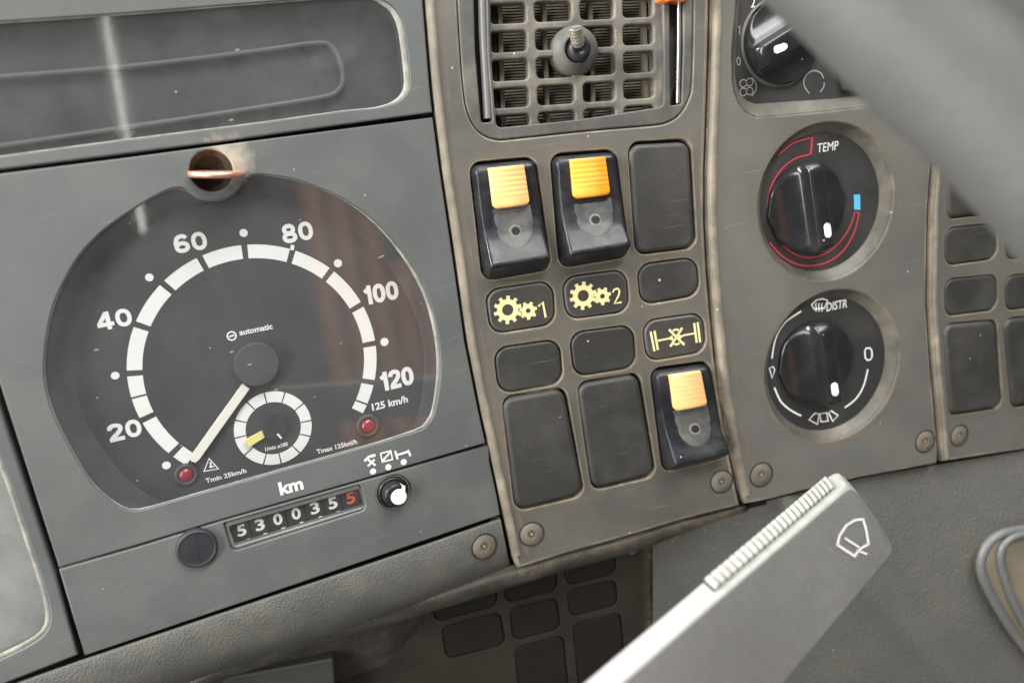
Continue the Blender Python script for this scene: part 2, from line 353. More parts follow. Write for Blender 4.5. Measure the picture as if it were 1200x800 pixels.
def psheet(mb, pl, pts, h, mi=0): return sheet_mb(mb, pl, [pl.uv(x, y, h) for x, y in pts], h, mi)
def text_mb(mb, body, pl, x, y, hpx, h, bold=0., xs=1., rot=0., shear=0., wpx=None, mi=0):
    cu = bpy.data.curves.new('t', 'FONT'); cu.body = body; cu.align_x = 'CENTER'; cu.offset = bold; cu.shear = shear; cu.resolution_u = 3
    o = bpy.data.objects.new('t', cu); COL.objects.link(o); dg = bpy.context.evaluated_depsgraph_get()
    me = bpy.data.meshes.new_from_object(o.evaluated_get(dg)); bpy.data.objects.remove(o)
    vs = [v.co.copy() for v in me.vertices]; fs = [list(p.vertices) for p in me.polygons]; bpy.data.meshes.remove(me)
    if not vs: return mb
    x0, x1 = min(v.x for v in vs), max(v.x for v in vs); y0, y1 = min(v.y for v in vs), max(v.y for v in vs)
    m = mpp(pl, x, y); c = pl.uv(x, y, h); s = hpx * m / (y1 - y0); sx = s * xs if wpx is None else wpx * m / (x1 - x0)
    cr, sr = math.cos(rot), math.sin(rot); out = []
    for v in vs:
        a, b = (v.x - (x0 + x1) / 2) * sx, (v.y - (y0 + y1) / 2) * s
        out.append(pl.at((c.x + a * cr - b * sr, c.y + a * sr + b * cr), h))
    return mb.add(out, fs, False, mi)
def text(name, body, pl, x, y, hpx, h, m, parent, **kw): return text_mb(MB(), body, pl, x, y, hpx, h, **kw).build(name, m, parent)
def lathe_mb(mb, pl, c, prof, n=48, mi=0, smooth=True, cap=True):
    """prof: (radius, height) from outside/bottom to the middle/top"""
    rows = [[pl.at(p, hh) for p in circ(c, max(r, 1e-6), n)] for r, hh in prof]
    grid(mb, rows, True, smooth, mi)
    if cap: mb.add(rows[-1], [list(range(n))], False, mi)
    return mb
def tube_mb(mb, pts, r, n=12, mi=0, cap=True):
    pts = [Vector(p) for p in pts]; rows = []; up = Vector((.3, .2, 1)).normalized()
    for i, p in enumerate(pts):
        d = (pts[min(i + 1, len(pts) - 1)] - pts[max(i - 1, 0)]).normalized(); a = d.cross(up).normalized(); b = d.cross(a)
        rr = r[i] if isinstance(r, (list, tuple)) else r
        rows.append([p + (a * math.cos(t) + b * math.sin(t)) * rr for t in [2 * math.pi * k / n for k in range(n)]])
    grid(mb, rows, True, True, mi, flip=True)
    if cap: mb.add(rows[0], [list(range(n))], True, mi); mb.add(rows[-1], [list(range(n))[::-1]], True, mi)
    return mb
def screw(parent, pl, x, y, rpx, h, lab=None):
    c = pl.uv(x, y, h); r = rpx * mpp(pl, x, y)
    mb = MB(); lathe_mb(mb, pl, c, [(r, h - .001), (r, h - .0001), (r * .95, h + .00015), (r * .74, h + .0002), (r * .66, h + .0004), (r * .42, h + .00045)], 32, cap=False)
    st = []
    for k in range(24):
        a = 2 * math.pi * k / 24 + .3; q = r * (.40 if (k % 4) < 2 else .28); st.append(Vector((c.x + q * math.cos(a), c.y + q * math.sin(a))))
    rows = [[pl.at(p, h + .00045) for p in circ(c, r * .42, 24, .3)], [pl.at(p, h + .0004) for p in st], [pl.at(p, h - .0009) for p in st]]
    grid(mb, rows, True, False); s = mb.build('screw', M['steel'], parent)
    if lab: s['label'] = lab
    mb = MB(); mb.add([pl.at(p, h - .0008) for p in st], [list(range(24))], False)
    ring = circ(c, r * .13, 10); grid(mb, [[pl.at(p, h - .0008) for p in ring], [pl.at(p, h + .0001) for p in circ(c, r * .1, 10)]], True); mb.add([pl.at(p, h + .0001) for p in circ(c, r * .1, 10)], [list(range(10))])
    mb.build('recess', M['rust'], s)
    g = MB(); lathe_mb(g, pl, c, [(r * 1.13, h + .00012), (r * 1.0, h + .00016)], 32, cap=False); g.build('countersink_shade_ring', M['groove'] , s)  # dark ring painted in for the shade of the countersink
    return s
fm = bpy.data.materials.new('caked_dust'); fm.use_nodes = True
def _fm():
    t = fm.node_tree; L = t.links.new; b = t.nodes['Principled BSDF']; b.inputs['Roughness'].default_value = .9; b.inputs['Base Color'].default_value = (.25, .195, .135, 1)
    at = nn(t, 'ShaderNodeAttribute'); at.attribute_name = 'fade'; g = nn(t, 'ShaderNodeNewGeometry')
    n = nn(t, 'ShaderNodeTexNoise'); n.inputs['Scale'].default_value = 190; n.inputs['Detail'].default_value = 6; n.inputs['Roughness'].default_value = .7; L(g.outputs['Position'], n.inputs['Vector'])
    n3 = nn(t, 'ShaderNodeTexNoise'); n3.inputs['Scale'].default_value = 38; L(g.outputs['Position'], n3.inputs['Vector'])
    r3 = nn(t, 'ShaderNodeMapRange'); r3.inputs[1].default_value = .38; r3.inputs[2].default_value = .62; r3.inputs[3].default_value = .35; r3.inputs[4].default_value = 1.0; L(n3.outputs['Fac'], r3.inputs[0])
    r = nn(t, 'ShaderNodeMapRange'); r.inputs[1].default_value = .3; r.inputs[2].default_value = .72; r.inputs[3].default_value = .0; r.inputs[4].default_value = .85; L(n.outputs['Fac'], r.inputs[0])
    p = nn(t, 'ShaderNodeMath', operation='POWER'); p.inputs[1].default_value = 1.7; L(at.outputs['Fac'], p.inputs[0])
    a = nn(t, 'ShaderNodeMath', operation='MULTIPLY'); L(p.outputs[0], a.inputs[0]); L(r.outputs[0], a.inputs[1])
    c = nn(t, 'ShaderNodeMath', operation='MULTIPLY'); L(a.outputs[0], c.inputs[0]); L(r3.outputs[0], c.inputs[1])
    L(c.outputs[0], b.inputs['Alpha'])
_fm()
def fringe(name, pl, loops, width, h, parent, closed=True, gap=0.0):
    """thin irregular film of dust lying along an edge, fading away from it"""
    mb = MB(); fade = []
    for lp in loops:
        if closed: lp = ccw(lp)
        else: lp = [Vector(p) for p in lp]
        if closed: rr = [inset(lp, -gap - width * f) for f in (0, .25, .6, 1)]
        else:
            nrm = []
            for i in range(len(lp)):
                d = (lp[min(i + 1, len(lp) - 1)] - lp[max(i - 1, 0)]).normalized(); nrm.append(Vector((-d.y, d.x)))
            rr = [[p + n * (gap + width * f) for p, n in zip(lp, nrm)] for f in (0, .25, .6, 1)]
        grid(mb, [[pl.at(p, h) for p in q] for q in rr], closed, False)
        for f in (1, .8, .4, 0): fade += [f] * len(lp)
    o = mb.build(name, fm, parent); at = o.data.attributes.new('fade', 'FLOAT', 'POINT')
    for i, f in enumerate(fade): at.data[i].value = f
    o['kind'] = 'stuff'; return o
# ------------------------------------------------------------------ outlines (traced positions)
seamAB = [(485, -60), (497, 0), (505, 100), (509, 135), (517, 200), (532, 300), (546, 400), (562, 480), (571, 520), (588, 600), (600, 655), (603, 668)]
seamBC = [(835, -60), (834, -20), (833, 50), (831, 120), (828, 200), (828, 260), (831, 320), (838, 400), (845, 460), (855, 520), (866, 575), (870, 592)]
seamCD = [(1100, -60), (1100, 120), (1095, 180), (1090, 242), (1089, 280), (1088, 355), (1092, 422), (1097, 472), (1101, 522), (1103, 543)]
def xat(seam, y):
    for (x0, y0), (x1, y1) in zip(seam, seam[1:]):
        if y0 <= y <= y1: return x0 + (x1 - x0) * (y - y0) / (y1 - y0)
    return seam[0][0] if y < seam[0][1] else seam[-1][0]
def shifted(seam, dx, ya, yb): return [(x + dx, y) for x, y in seam if ya < y < yb]
# ================================================================== dashboard structure behind everything
mb = MB()
bk = [[fc.W(x, y, -.045) for fc, x in ((A, -250), (A, 250), (B, 700), (Cc, 980), (D, 1500))] for y in (-200, 100, 400, 560)]
grid(mb, bk, smooth=False, flip=True)
tag(mb.build('dashboard_backing', M['black']), kind='structure')
# ================================================================== upper fascia with warning lamp display
def instr(): pass
upf = empty('upper_instrument_fascia', A.W(250, 170, -.004), 'smooth grey upper instrument fascia holding the long dark display window, above the speedometer panel', 'dashboard panel')
disp = [(-90, 36), (0, 25), (150, 15), (300, 3), (420, -5), (450, 1), (466, 14), (474, 34), (479, 70), (481, 98), (475, 113), (462, 122), (440, 127), (400, 131), (300, 145), (150, 164), (0, 184), (-90, 196)]
dispu = [A.uv(*disp[0])] + spline([A.uv(x, y) for x, y in disp[1:-1]], 4) + [A.uv(*disp[-1])]
bl = [(xat(seamAB, y) - 1.5, y) for y in (-60, 0, 60, 100, 132)]
out = [(-120, -60)] + bl + [(300, 160.5), (150, 180), (0, 199), (-120, 214)]
outu = UV(A, out, 0)
plate('fascia', A, outu, 0, -.006, [M['fasciaA'], M['fasciaA']], upf, r=.0007, holes=[dispu], hr=.0003, hdepth=-.004, emi=1, wmi=1)
dw = empty('warning_lamp_display', A.W(250, 95, -.003), 'long dusty dark display window with rounded right end above the speedometer', 'display')
d2 = ccw(inset(ccw(dispu), -.0002))
mb = MB(); sheet_mb(mb, A, d2, -.0095); mb.build('back_plate', M['displayback'], dw)
mb = MB(); grid(mb, [[A.at(p, -.001) for p in d2], [A.at(p, -.0095) for p in inset(d2, .001)]], True, True); mb.build('side_wall', M['dialwall'], dw)
inn = [A.uv(-90, 97, -.0095)] + spline([A.uv(x, y, -.0095) for x, y in [(0, 88), (150, 76), (300, 58), (360, 49.5), (382, 50), (394, 60), (402, 80), (403, 98), (396, 110), (378, 118), (300, 131), (150, 154), (0, 176)]], 5) + [A.uv(-90, 186, -.0095)]
mb = MB(); c_ = ccw(inn)
plate_mb(mb, A, c_, -.0060, -.0094, r=.0009, holes=[inset(c_, .0019)], hr=.0009)
mb.build('raised_ridge', M['ridge'], dw)
mb = MB(); sheet_mb(mb, A, inset(d2, .0003), -.0016); mb.build('lens', M['lensdusty'], dw)
# scuffed light rim along the lens edge
q = ccw(dispu); mb = MB(); 
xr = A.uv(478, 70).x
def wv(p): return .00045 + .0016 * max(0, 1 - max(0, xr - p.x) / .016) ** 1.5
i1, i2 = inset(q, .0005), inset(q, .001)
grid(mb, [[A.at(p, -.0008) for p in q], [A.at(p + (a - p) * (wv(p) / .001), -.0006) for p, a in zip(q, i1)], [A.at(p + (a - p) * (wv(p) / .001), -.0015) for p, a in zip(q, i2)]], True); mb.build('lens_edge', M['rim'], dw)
# ================================================================== speedometer fascia
sf = empty('speedometer_fascia', A.W(300, 600, -.004), 'grey fascia around the speedometer with a small round hole above the dial', 'dashboard panel')
spo = [(215, 221), (200, 221.5), (180, 231), (160, 243), (125, 267), (95, 297), (75, 330), (62, 360), (54, 400), (52, 440), (59, 475), (72, 505), (88, 535), (107, 565), (130, 586), (150, 597), (170, 596),
       (230, 579), (350, 545), (480, 508), (500, 498), (510, 480), (516, 440), (515, 405), (508, 368), (497, 337), (475, 300), (440, 260), (400, 232), (350, 212), (310, 205), (292, 207), (285, 215), (278, 225), (266, 232), (250, 235), (232, 232)]
spu = [A.uv(x, y) for x, y in spo]; spu = spline(spu, 3, True)
holc = A.uv(248, 200); holr = 25 * mpp(A, 248, 200)
lt = [(-120, 219.5), (0, 203.5), (150, 184.5), (300, 164.5), (507, 137.5)]
rt = [(xat(seamAB, y) - 1.5, y) for y in (200, 260, 300, 350, 400, 450, 480, 519)]
gleft = [(-75, 200), (0, 460), (48, 610), (66, 661)]
lseam = [(68, 666), (160, 640), (261, 609.5), (424, 563), (572, 520.5)]
lb = [(x, y - 1.3) for x, y in lseam[::-1][1:]] 
out = lt + rt + lb + [(68, 662), (0 + 3, 460), (-70, 235)]
plate('fascia', A, UV(A, out), 0, -.006, [M['fasciaA'], M['fasciaA'], M['wornedge']], sf, r=.0006, holes=[spu, circ(holc, holr, 40)], hr=.0006, hdepth=-.0015, emi=1, hemi=1, wmi=1)
mb = MB(); lathe_mb(mb, A, holc, [(holr, -.001), (holr * .97, -.005), (holr * .8, -.0055), (holr * .75, -.009), (0, -.009)][::1], 40); mb.build('hole_sleeve', M['cavity'], sf)
text('lettering', 'km', A, 341, 569, 16, .0001, M['white'], sf, bold=.035, wpx=27)
mb = MB()                                                 # the three little symbols with dots below
for x, y in ((437, 552), (455, 547), (473, 541)): sheet_mb(mb, A, circ(A.uv(x, y), 3.6 * mpp(A, x, y), 14), .0001)
pstroke(mb, A, [(427, 540), (432, 535), (438, 534)], 3, .0001); pstroke(mb, A, [(431, 546), (439, 538)], 2.4, .0001); pstroke(mb, A, [(431, 538), (440, 545)], 2.4, .0001); pstroke(mb, A, [(434, 534), (440, 533)], 3, .0001)
pstroke(mb, A, [(446, 531), (458, 528), (460, 538), (448, 541)], 2.2, .0001, True); pstroke(mb, A, [(449, 539), (457, 530)], 2.2, .0001)
pstroke(mb, A, [(463, 528), (466, 538)], 2.4, .0001); pstroke(mb, A, [(465, 533), (478, 529)], 2.4, .0001); pstroke(mb, A, [(478, 527), (481, 534)], 2.4, .0001)
mb.build('symbols', M['white'], sf)
# copper disc in the hole
cd = MB(); cc = A.cam(254, 204, .001); vr = cc.normalized(); ax = (V(1, 0, 0) - vr * vr.x).normalized()
nz = vr.cross(ax).normalized(); nz = (nz * math.cos(.045) + vr * math.sin(.045)).normalized(); dz = nz.cross(ax).normalized()
m_ = mpp(A, 254, 204); rr = 33 * m_; th = 3.6 * m_
def cdp(r_, t_): return [world(cc + ax * (r_ * math.cos(a)) + dz * (r_ * math.sin(a)) + nz * t_) for a in [2 * math.pi * k / 48 for k in range(48)]]
grid(cd, [cdp(rr * .93, -th), cdp(rr, -th * .8), cdp(rr, th * .8), cdp(rr * .93, th)], True, True); cd.add(cdp(rr * .93, th), [list(range(48))], False); cd.add(cdp(rr * .93, -th), [list(range(48))[::-1]], False)
tag(cd.build('copper_disc', M['copper']), 'copper coloured disc standing edge-out in the round hole above the speedometer', 'disc')
# ================================================================== speedometer
HD = -.011
sp = empty('speedometer', A.W(300, 430, HD), 'large round black speedometer reading to 120 km/h with white scale and needle', 'speedometer')
inr = [(300, 226), (250, 237), (215, 247), (180, 262), (150, 288), (122, 316), (105, 345), (94, 378), (87, 405), (86, 435), (94, 475), (110, 510), (135, 545), (160, 570), (190, 587), (210, 583),
       (300, 556), (400, 529), (470, 508), (488, 490), (494, 465), (497, 430), (494, 395), (485, 365), (470, 335), (448, 303), (412, 269), (370, 245), (335, 232)]
inu = spline([A.uv(x, y, HD) for x, y in inr], 4, True)
def resamp(poly, n, start):
    poly = ccw(poly); i0 = min(range(len(poly)), key=lambda i: (poly[i] - start).length); poly = poly[i0:] + poly[:i0]
    c = sum(poly, Vector((0, 0))) / len(poly); P = poly + [poly[0]]; out = []
    ls = [0]
    for a, b in zip(P, P[1:]): ls.append(ls[-1] + (b - a).length)
    for k in range(n):
        t = ls[-1] * k / n; j = max(i for i in range(len(ls)) if ls[i] <= t + 1e-12); j = min(j, len(P) - 2)
        out.append(P[j].lerp(P[j + 1], (t - ls[j]) / max(1e-9, ls[j + 1] - ls[j])))
    return out
def polar(poly, c, n):
    """outline sampled by angle about c so that two outlines pair up"""
    out = []
    for k in range(n):
        a = 2 * math.pi * k / n; d = Vector((math.cos(a), math.sin(a))); best = None
        for i in range(len(poly)):
            p, q = poly[i - 1] - c, poly[i] - c; e = q - p; den = d.x * e.y - d.y * e.x
            if abs(den) < 1e-12: continue
            t = (p.x * e.y - p.y * e.x) / den; s = (p.x * d.y - p.y * d.x) / den
            if t > 0 and -1e-6 <= s <= 1 + 1e-6 and (best is None or t < best): best = t
        out.append(c + d * (best or .05))
    return out
ctr = A.uv(300, 430)
po = polar(spu, ctr, 160); pi_ = polar(inu, A.uv(300, 430, HD), 160)
mb = MB(); rows = []
for t, hh in ((0, -.0012), (.05, -.0016), (.25, -.0035), (.55, -.0075), (.85, HD + .0006), (1, HD)):
    rows.append([A.at(po[i].lerp(pi_[i], t), hh) for i in range(160)])
grid(mb, rows, True, True); mb.build('bowl_wall', M['dialwall'], sp)
mb = MB(); sheet_mb(mb, A, pi_, HD); mb.build('dial_face', M['dial'], sp)
mb = MB(); sheet_mb(mb, A, po, -.0011); mb.build('lens', M['lens'], sp)
q = ccw(po)
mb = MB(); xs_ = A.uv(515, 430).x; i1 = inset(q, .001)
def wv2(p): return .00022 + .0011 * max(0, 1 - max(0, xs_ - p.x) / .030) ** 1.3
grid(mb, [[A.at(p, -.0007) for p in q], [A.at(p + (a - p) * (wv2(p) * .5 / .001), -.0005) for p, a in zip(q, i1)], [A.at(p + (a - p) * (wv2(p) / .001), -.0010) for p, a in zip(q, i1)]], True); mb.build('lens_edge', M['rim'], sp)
HP = HD + .0002
# circle fit of the scale
pts = [(285, 286), (230, 302), (188, 331), (158, 379), (148, 434), (155, 466), (201, 531), (337, 291), (386, 316), (421, 356), (440, 401), (440, 445), (429, 481)]
us = [A.uv(x, y, HP) for x, y in pts]
def fitc(us):
    c = sum(us, Vector((0, 0))) / len(us)
    for _ in range(400):
        r = sum((u - c).length for u in us) / len(us); g = Vector((0, 0))
        for u in us: d = u - c; g += d * (1 - r / d.length)
        c = c + g / len(us) * 1.2
    return c, r
SCc, SCr = fitc(us)
def ang(pl, c, x, y, h): d = pl.uv(x, y, h) - c; return math.atan2(d.y, d.x)
div = [(221, 541), (207, 526), (173, 489), (164, 464), (158, 437), (165, 382), (193, 334), (236, 305), (287, 294), (341, 300), (385, 321), (420, 359), (434, 403), (431, 447), (423, 471), (421, 482)]
thin = {3, 14}
angs = [ang(A, SCc, x, y, HP) for x, y in div]
for i in range(1, len(angs)):
    while angs[i] > angs[i - 1]: angs[i] -= 2 * math.pi
RI = SCr - 17.0 * mpp(A, 300, 300)
def segm(c, r0, r1, a0, a1, n=10): return [c + Vector((math.cos(a), math.sin(a))) * r1 for a in [a0 + (a1 - a0) * k / n for k in range(n + 1)]] + [c + Vector((math.cos(a), math.sin(a))) * r0 for a in [a1 + (a0 - a1) * k / n for k in range(n + 1)]]
for i in range(len(angs) - 1):
    g0 = .008 if i in thin else .024; g1 = .008 if i + 1 in thin else .024
    if i == 0: g0 = 0
    if i == len(angs) - 2: g1 = 0
    mb = MB(); sheet_mb(mb, A, segm(SCc, RI, SCr, angs[i] - g0, angs[i + 1] + g1), HP); mb.build('scale_segment', M['white'], sp)
def dg(ch):
    el = lambda cx, cy, rx, ry: (True, [(cx + rx * math.copysign(abs(math.cos(a)) ** .9, math.cos(a)), cy + ry * math.copysign(abs(math.sin(a)) ** .9, math.sin(a))) for a in [2 * math.pi * k / 28 for k in range(28)]])
    sp_ = lambda p: (False, [tuple(v) for v in spline([Vector(q) for q in p], 5)])
    return {'0': [el(.35, .5, .235, .385)], '1': [(False, [(.38, 0), (.38, 1)]), (False, [(.36, .82), (.12, .66)])],
            '2': [sp_([(.12, .66), (.16, .82), (.35, .89), (.55, .81), (.56, .63), (.42, .43), (.22, .26), (.13, .11)]), (False, [(.04, .11), (.67, .11)])],
            '4': [(False, [(.47, 0), (.47, 1)]), (False, [(.43, .93), (.09, .33)]), (False, [(.01, .29), (.68, .29)])],
            '6': [el(.355, .315, .225, .205), sp_([(.57, .76), (.50, .87), (.36, .895), (.20, .80), (.125, .55), (.13, .32)])],
            '8': [el(.35, .70, .195, .19), el(.35, .29, .235, .19)]}[ch]
def numeral(body, x, y, hpx, wpx):
    adv = {'1': .56}; tot = sum(adv.get(c, .74) for c in body) - .04; m = mpp(A, x, y); c0 = A.uv(x, y, HP); X = -tot / 2; mb = MB(); n_ = 0
    for c in body:
        for cl_, p in dg(c):
            q = [c0 + Vector(((X + a) * wpx / tot * m, (b - .5) * hpx * m * SG)) for a, b in p]; q = [Vector((a.x, a.y)) for a in q]
            stroke_mb(mb, A, q, .225 * hpx * m, HP + .00002 * n_, cl_); n_ += 1
        X += adv.get(c, .74)
    return mb.build('numeral', M['white'], sp)
SG = -1 if A.uv(300, 300)[1] > A.uv(300, 200)[1] else 1
for s_, x, y, w in (('20', 146, 504, 40), ('40', 134, 374, 42), ('60', 223, 284, 41), ('80', 348.5, 272, 39), ('100', 446, 343, 44), ('120', 464.5, 443.5, 42)):
    numeral(s_, x, y, 23, w)
for x, y in ((195, 545), (135, 440), (175, 325), (285.5, 273), (396, 308.5), (450.5, 400.5)):
    mb = MB(); sheet_mb(mb, A, circ(A.uv(x, y, HP), 5.0 * mpp(A, x, y), 20), HP); mb.build('scale_dot', M['white'], sp)
mb = MB(); pstroke(mb, A, [(342, 293), (343, 287)], 4.5, HP); mb.build('scale_tick', M['white'], sp)
for a_ in (('automatic', 300, 386, 7, 40), ('125 km/h', 457, 472, 9, 44), ('Tmax 125km/h', 395, 523, 6, 49), ('Tmin 25km/h', 265, 557, 6, 48)):
    text('lettering', a_[0], A, a_[1], a_[2], a_[3], HP, M['white'], sp, bold=.03, wpx=a_[4])
mb = MB()
stroke_mb(mb, A, circ(A.uv(271.5, 393.5, HP), 5.2 * mpp(A, 271, 393), 20), 2 * mpp(A, 271, 393), HP, True); pstroke(mb, A, [(268.5, 394.5), (274.5, 392.5)], 2.2, HP); mb.build('round_emblem', M['white'], sp); mb = MB()
pstroke(mb, A, [(245, 537), (256, 549), (239, 552)], 2.4, HP, True); pstroke(mb, A, [(246.5, 541), (247.5, 548)], 2, HP); pstroke(mb, A, [(245, 547), (251, 546)], 1.6, HP)
mb.build('warning_triangle', M['white'], sp)
def warnlight(x, y):
    c = A.uv(x, y, HD); m = mpp(A, x, y); mb = MB(); lathe_mb(mb, A, c, [(14.5 * m, HD + .0001), (14.2 * m, HD + .0008), (10 * m, HD + .0012), (8.8 * m, HD + .0004)], 32, cap=False)
    w = mb.build('warning_light', M['hub'], sp); mb = MB()
    lathe_mb(mb, A, c, [(9 * m, HD + .0003)] + [(9 * m * math.cos(a), HD + .0005 + 5 * m * math.sin(a)) for a in (0, .3, .6, .9, 1.2, 1.5)], 24); mb.build('red_lens', M['red'], w)
warnlight(218, 555.5); warnlight(431, 498.5)
m = mpp(A, 301, 427); hc = A.uv(301, 427, HD + .0045)
mb = MB(); lathe_mb(mb, A, hc, [(25 * m, HD), (27 * m, HD + .0038), (26.5 * m, HD + .0044), (25.5 * m, HD + .0046)], 56); mb.build('hub', M['hub'], sp)
hn = HD + .0028; nd = [A.uv(x, y, hn) for x, y in ((284, 449), (292.5, 455), (233.5, 538), (229, 541.5), (224, 540), (222, 535.5))]
plate('needle', A, nd, hn + .0006, hn - .0002, M['needle'], sp, r=.0002)
# small inner gauge
sg = MB(); gc = A.uv(320.5, 501.5, HP)
gr0 = [A.uv(x, y, HP) for x, y in ((275, 502), (365.5, 501), (318, 459), (323, 545))]; gR = sum((u - gc).length for u in gr0) / 4
lathe_mb(sg, A, gc, [(gR * 1.02, HD + .0001), (gR * 1.01, HD + .00015)], 48)
sgo = sg.build('small_gauge', M['dial'], sp)
dv_ = [(311, 466), (332, 466), (352.5, 475), (363.5, 492.5), (363.5, 511), (351, 530), (329, 540), (310, 539), (290, 530), (278, 512.5), (278, 492.5), (292, 473.5)]
ga = [ang(A, gc, x, y, HP) for x, y in dv_]
for i in range(1, 12):
    while ga[i] > ga[i - 1]: ga[i] -= 2 * math.pi
ga.append(ga[0] - 2 * math.pi)
for i in range(12):
    mb = MB(); sheet_mb(mb, A, segm(gc, gR * .71, gR, ga[i] - .02, ga[i + 1] + .02, 6), HP + .0001); mb.build('scale_segment', M['white'], sgo)
mb = MB(); lathe_mb(mb, A, A.uv(322, 501.5, HD + .003), [(14 * m, HD), (15 * m, HD + .0026), (14.4 * m, HD + .003)], 40); mb.build('hub', M['plug'], sgo)
hn = HD + .0016; plate('needle', A, [A.uv(x, y, hn) for x, y in ((307, 504), (310.5, 512), (291, 524), (287, 515))], hn + .0005, hn - .0002, M['yellow'], sgo, r=.0002)
mb = MB(); pstroke(mb, A, [(325, 508), (330, 513.5)], 2.2, HD + .0032); mb.build('hub_mark', M['white'], sgo)
text('lettering', '1/min x100', A, 324, 523, 5, HP + .0001, M['white'], sgo, bold=.03, wpx=27)
# ================================================================== lower strip with odometer
ls = empty('odometer_strip', A.W(330, 620, -.004), 'grey strip below the speedometer carrying the odometer window, round plug and small knob', 'dashboard panel')
odo = [(261, 611), (423, 565.5), (431.5, 597), (271.5, 646.5)]
odou = UV(A, odo, 0, [.0005, .0012, .0022, .0022])
top = [(69, 667), (160, 641.3), (261, 610.8 - .9), (424, 563.9), (573, 521.8)]
odou2 = UV(A, [(262, 613), (422, 567.5), (430, 597), (272, 646.5)], 0, [.0005, .0012, .0022, .0022])
out = top + [(xat(seamAB, y) - 1.5, y) for y in (540, 560, 580)] + [(586.5, 603), (300, 700.5), (99, 768)]
kc = A.uv(461.5, 576.5); kr = 20 * mpp(A, 461, 576)
plate('strip_plate', A, UV(A, out), 0, -.006, [M['stripA'], M['stripA']], ls, r=.0006, holes=[odou2, circ(kc, kr, 36)], hr=.0006, hdepth=-.004)
mb = MB(); lathe_mb(mb, A, kc, [(kr * 1.02, -.0012), (kr * .98, -.0040), (kr * .5, -.0042)], 36, cap=True); mb.build('knob_well', M['dialwall'], ls)
od = empty('odometer', A.W(346, 605, -.004), 'odometer window showing 530035 in white and a red 5, below the speedometer', 'odometer')
oi = UV(A, [(268, 615.5), (421, 571.5), (426, 592), (275.5, 638)], -.0022, .001)
mb = MB(); plate_mb(mb, A, ccw(inset(ccw(odou2), .00005)), -.0010, -.0040, r=.0006, holes=[oi], hr=.0006, hdepth=-.0038); mb.build('frame', M['frameclear'], od)
mb = MB(); HZ = -.0038
psheet(mb, A, [(262, 612), (428, 563), (434, 600), (270, 650)], HZ - .0012); mb.build('window_back', M['tray'], od)
digs = [('5', 283, 621), ('3', 304.5, 614.5), ('0', 325.5, 608), ('0', 347, 601.5), ('3', 369, 595), ('5', 390, 589), ('5', 411, 583)]
for i, (s_, x, y) in enumerate(digs):
    mb = MB(); rows = []
    for k in range(9):
        t = -1 + k / 4; yy = y + 3 + t * 14; hh = HZ - .0012 + .0012 * math.sqrt(max(0, 1 - t * t * .9))
        rows.append([A.W(x - 10.0 + t * 3.6, yy + 2.8, hh), A.W(x + 9.6 + t * 3.6, yy - 2.8, hh)])
    grid(mb, rows, flip=True); dr = mb.build('digit_drum', M['drum'], od)
    text('digit', s_, A, x, y, 14.5, HZ + .0001, M['reddigit'] if i == 6 else M['needle'], dr, bold=.03, wpx=10.5)
    if i < 6:
        mb = MB(); psheet(mb, A, [(x + 1, y + 15), (x + 5, y + 9.8 + (0 if i else 2)), (x + 8.5, y + 9), (x + 9, y + 12.5)], HZ + .0001); mb.build('digit', M['needle'], dr)
mb = MB(); sheet_mb(mb, A, ccw(inset(ccw(oi), -.0003)), -.0016); mb.build('lens', M['lens'], od)
# round plug
m = mpp(A, 231, 643); c = A.uv(231, 643, .002)
mb = MB(); lathe_mb(mb, A, c, [(23.5 * m, -.001), (23.2 * m, .0016), (22.3 * m, .0022), (20.5 * m, .0024), (19 * m, .0021)], 48)
pstroke(mb, A, [(229, 624), (231.5, 643), (234, 661)], 1.2, .00225)
tag(mb.build('round_plug', M['plug']), 'round black plug cap left of the odometer window', 'plug')
# trip knob
tk = empty('adjuster_knob', A.W(462, 577, 0), 'small shiny dark adjuster knob with white dot, right of the odometer window', 'knob')
m = mpp(A, 462, 577); c = A.uv(461, 577, .001)
mb = MB(); lathe_mb(mb, A, c, [(17.5 * m, -.004), (17.5 * m, .0005), (16.5 * m, .0013), (15 * m, .0013), (14.3 * m, .0006), (14 * m, .0008), (13.6 * m, .0042), (12.6 * m, .0050), (11 * m, .0052)], 40); mb.build('knob_body', M['rocker'], tk)
mb = MB(); wc = A.uv(467.5, 582, .0054); lathe_mb(mb, A, wc, [(9 * m, .0052), (8.8 * m, .0057), (8.2 * m, .0059)], 28)
psheet(mb, A, [(470, 576), (474.5, 577), (475, 569), (472, 568), (468, 565), (471, 569)], .0056); mb.build('white_dot', M['whitemark'], tk)
mb = MB(); lathe_mb(mb, A, c, [(18.5 * m, .0002), (19.8 * m, .0003)], 40, cap=False); mb.build('dust_ring', M['dustring'], tk)
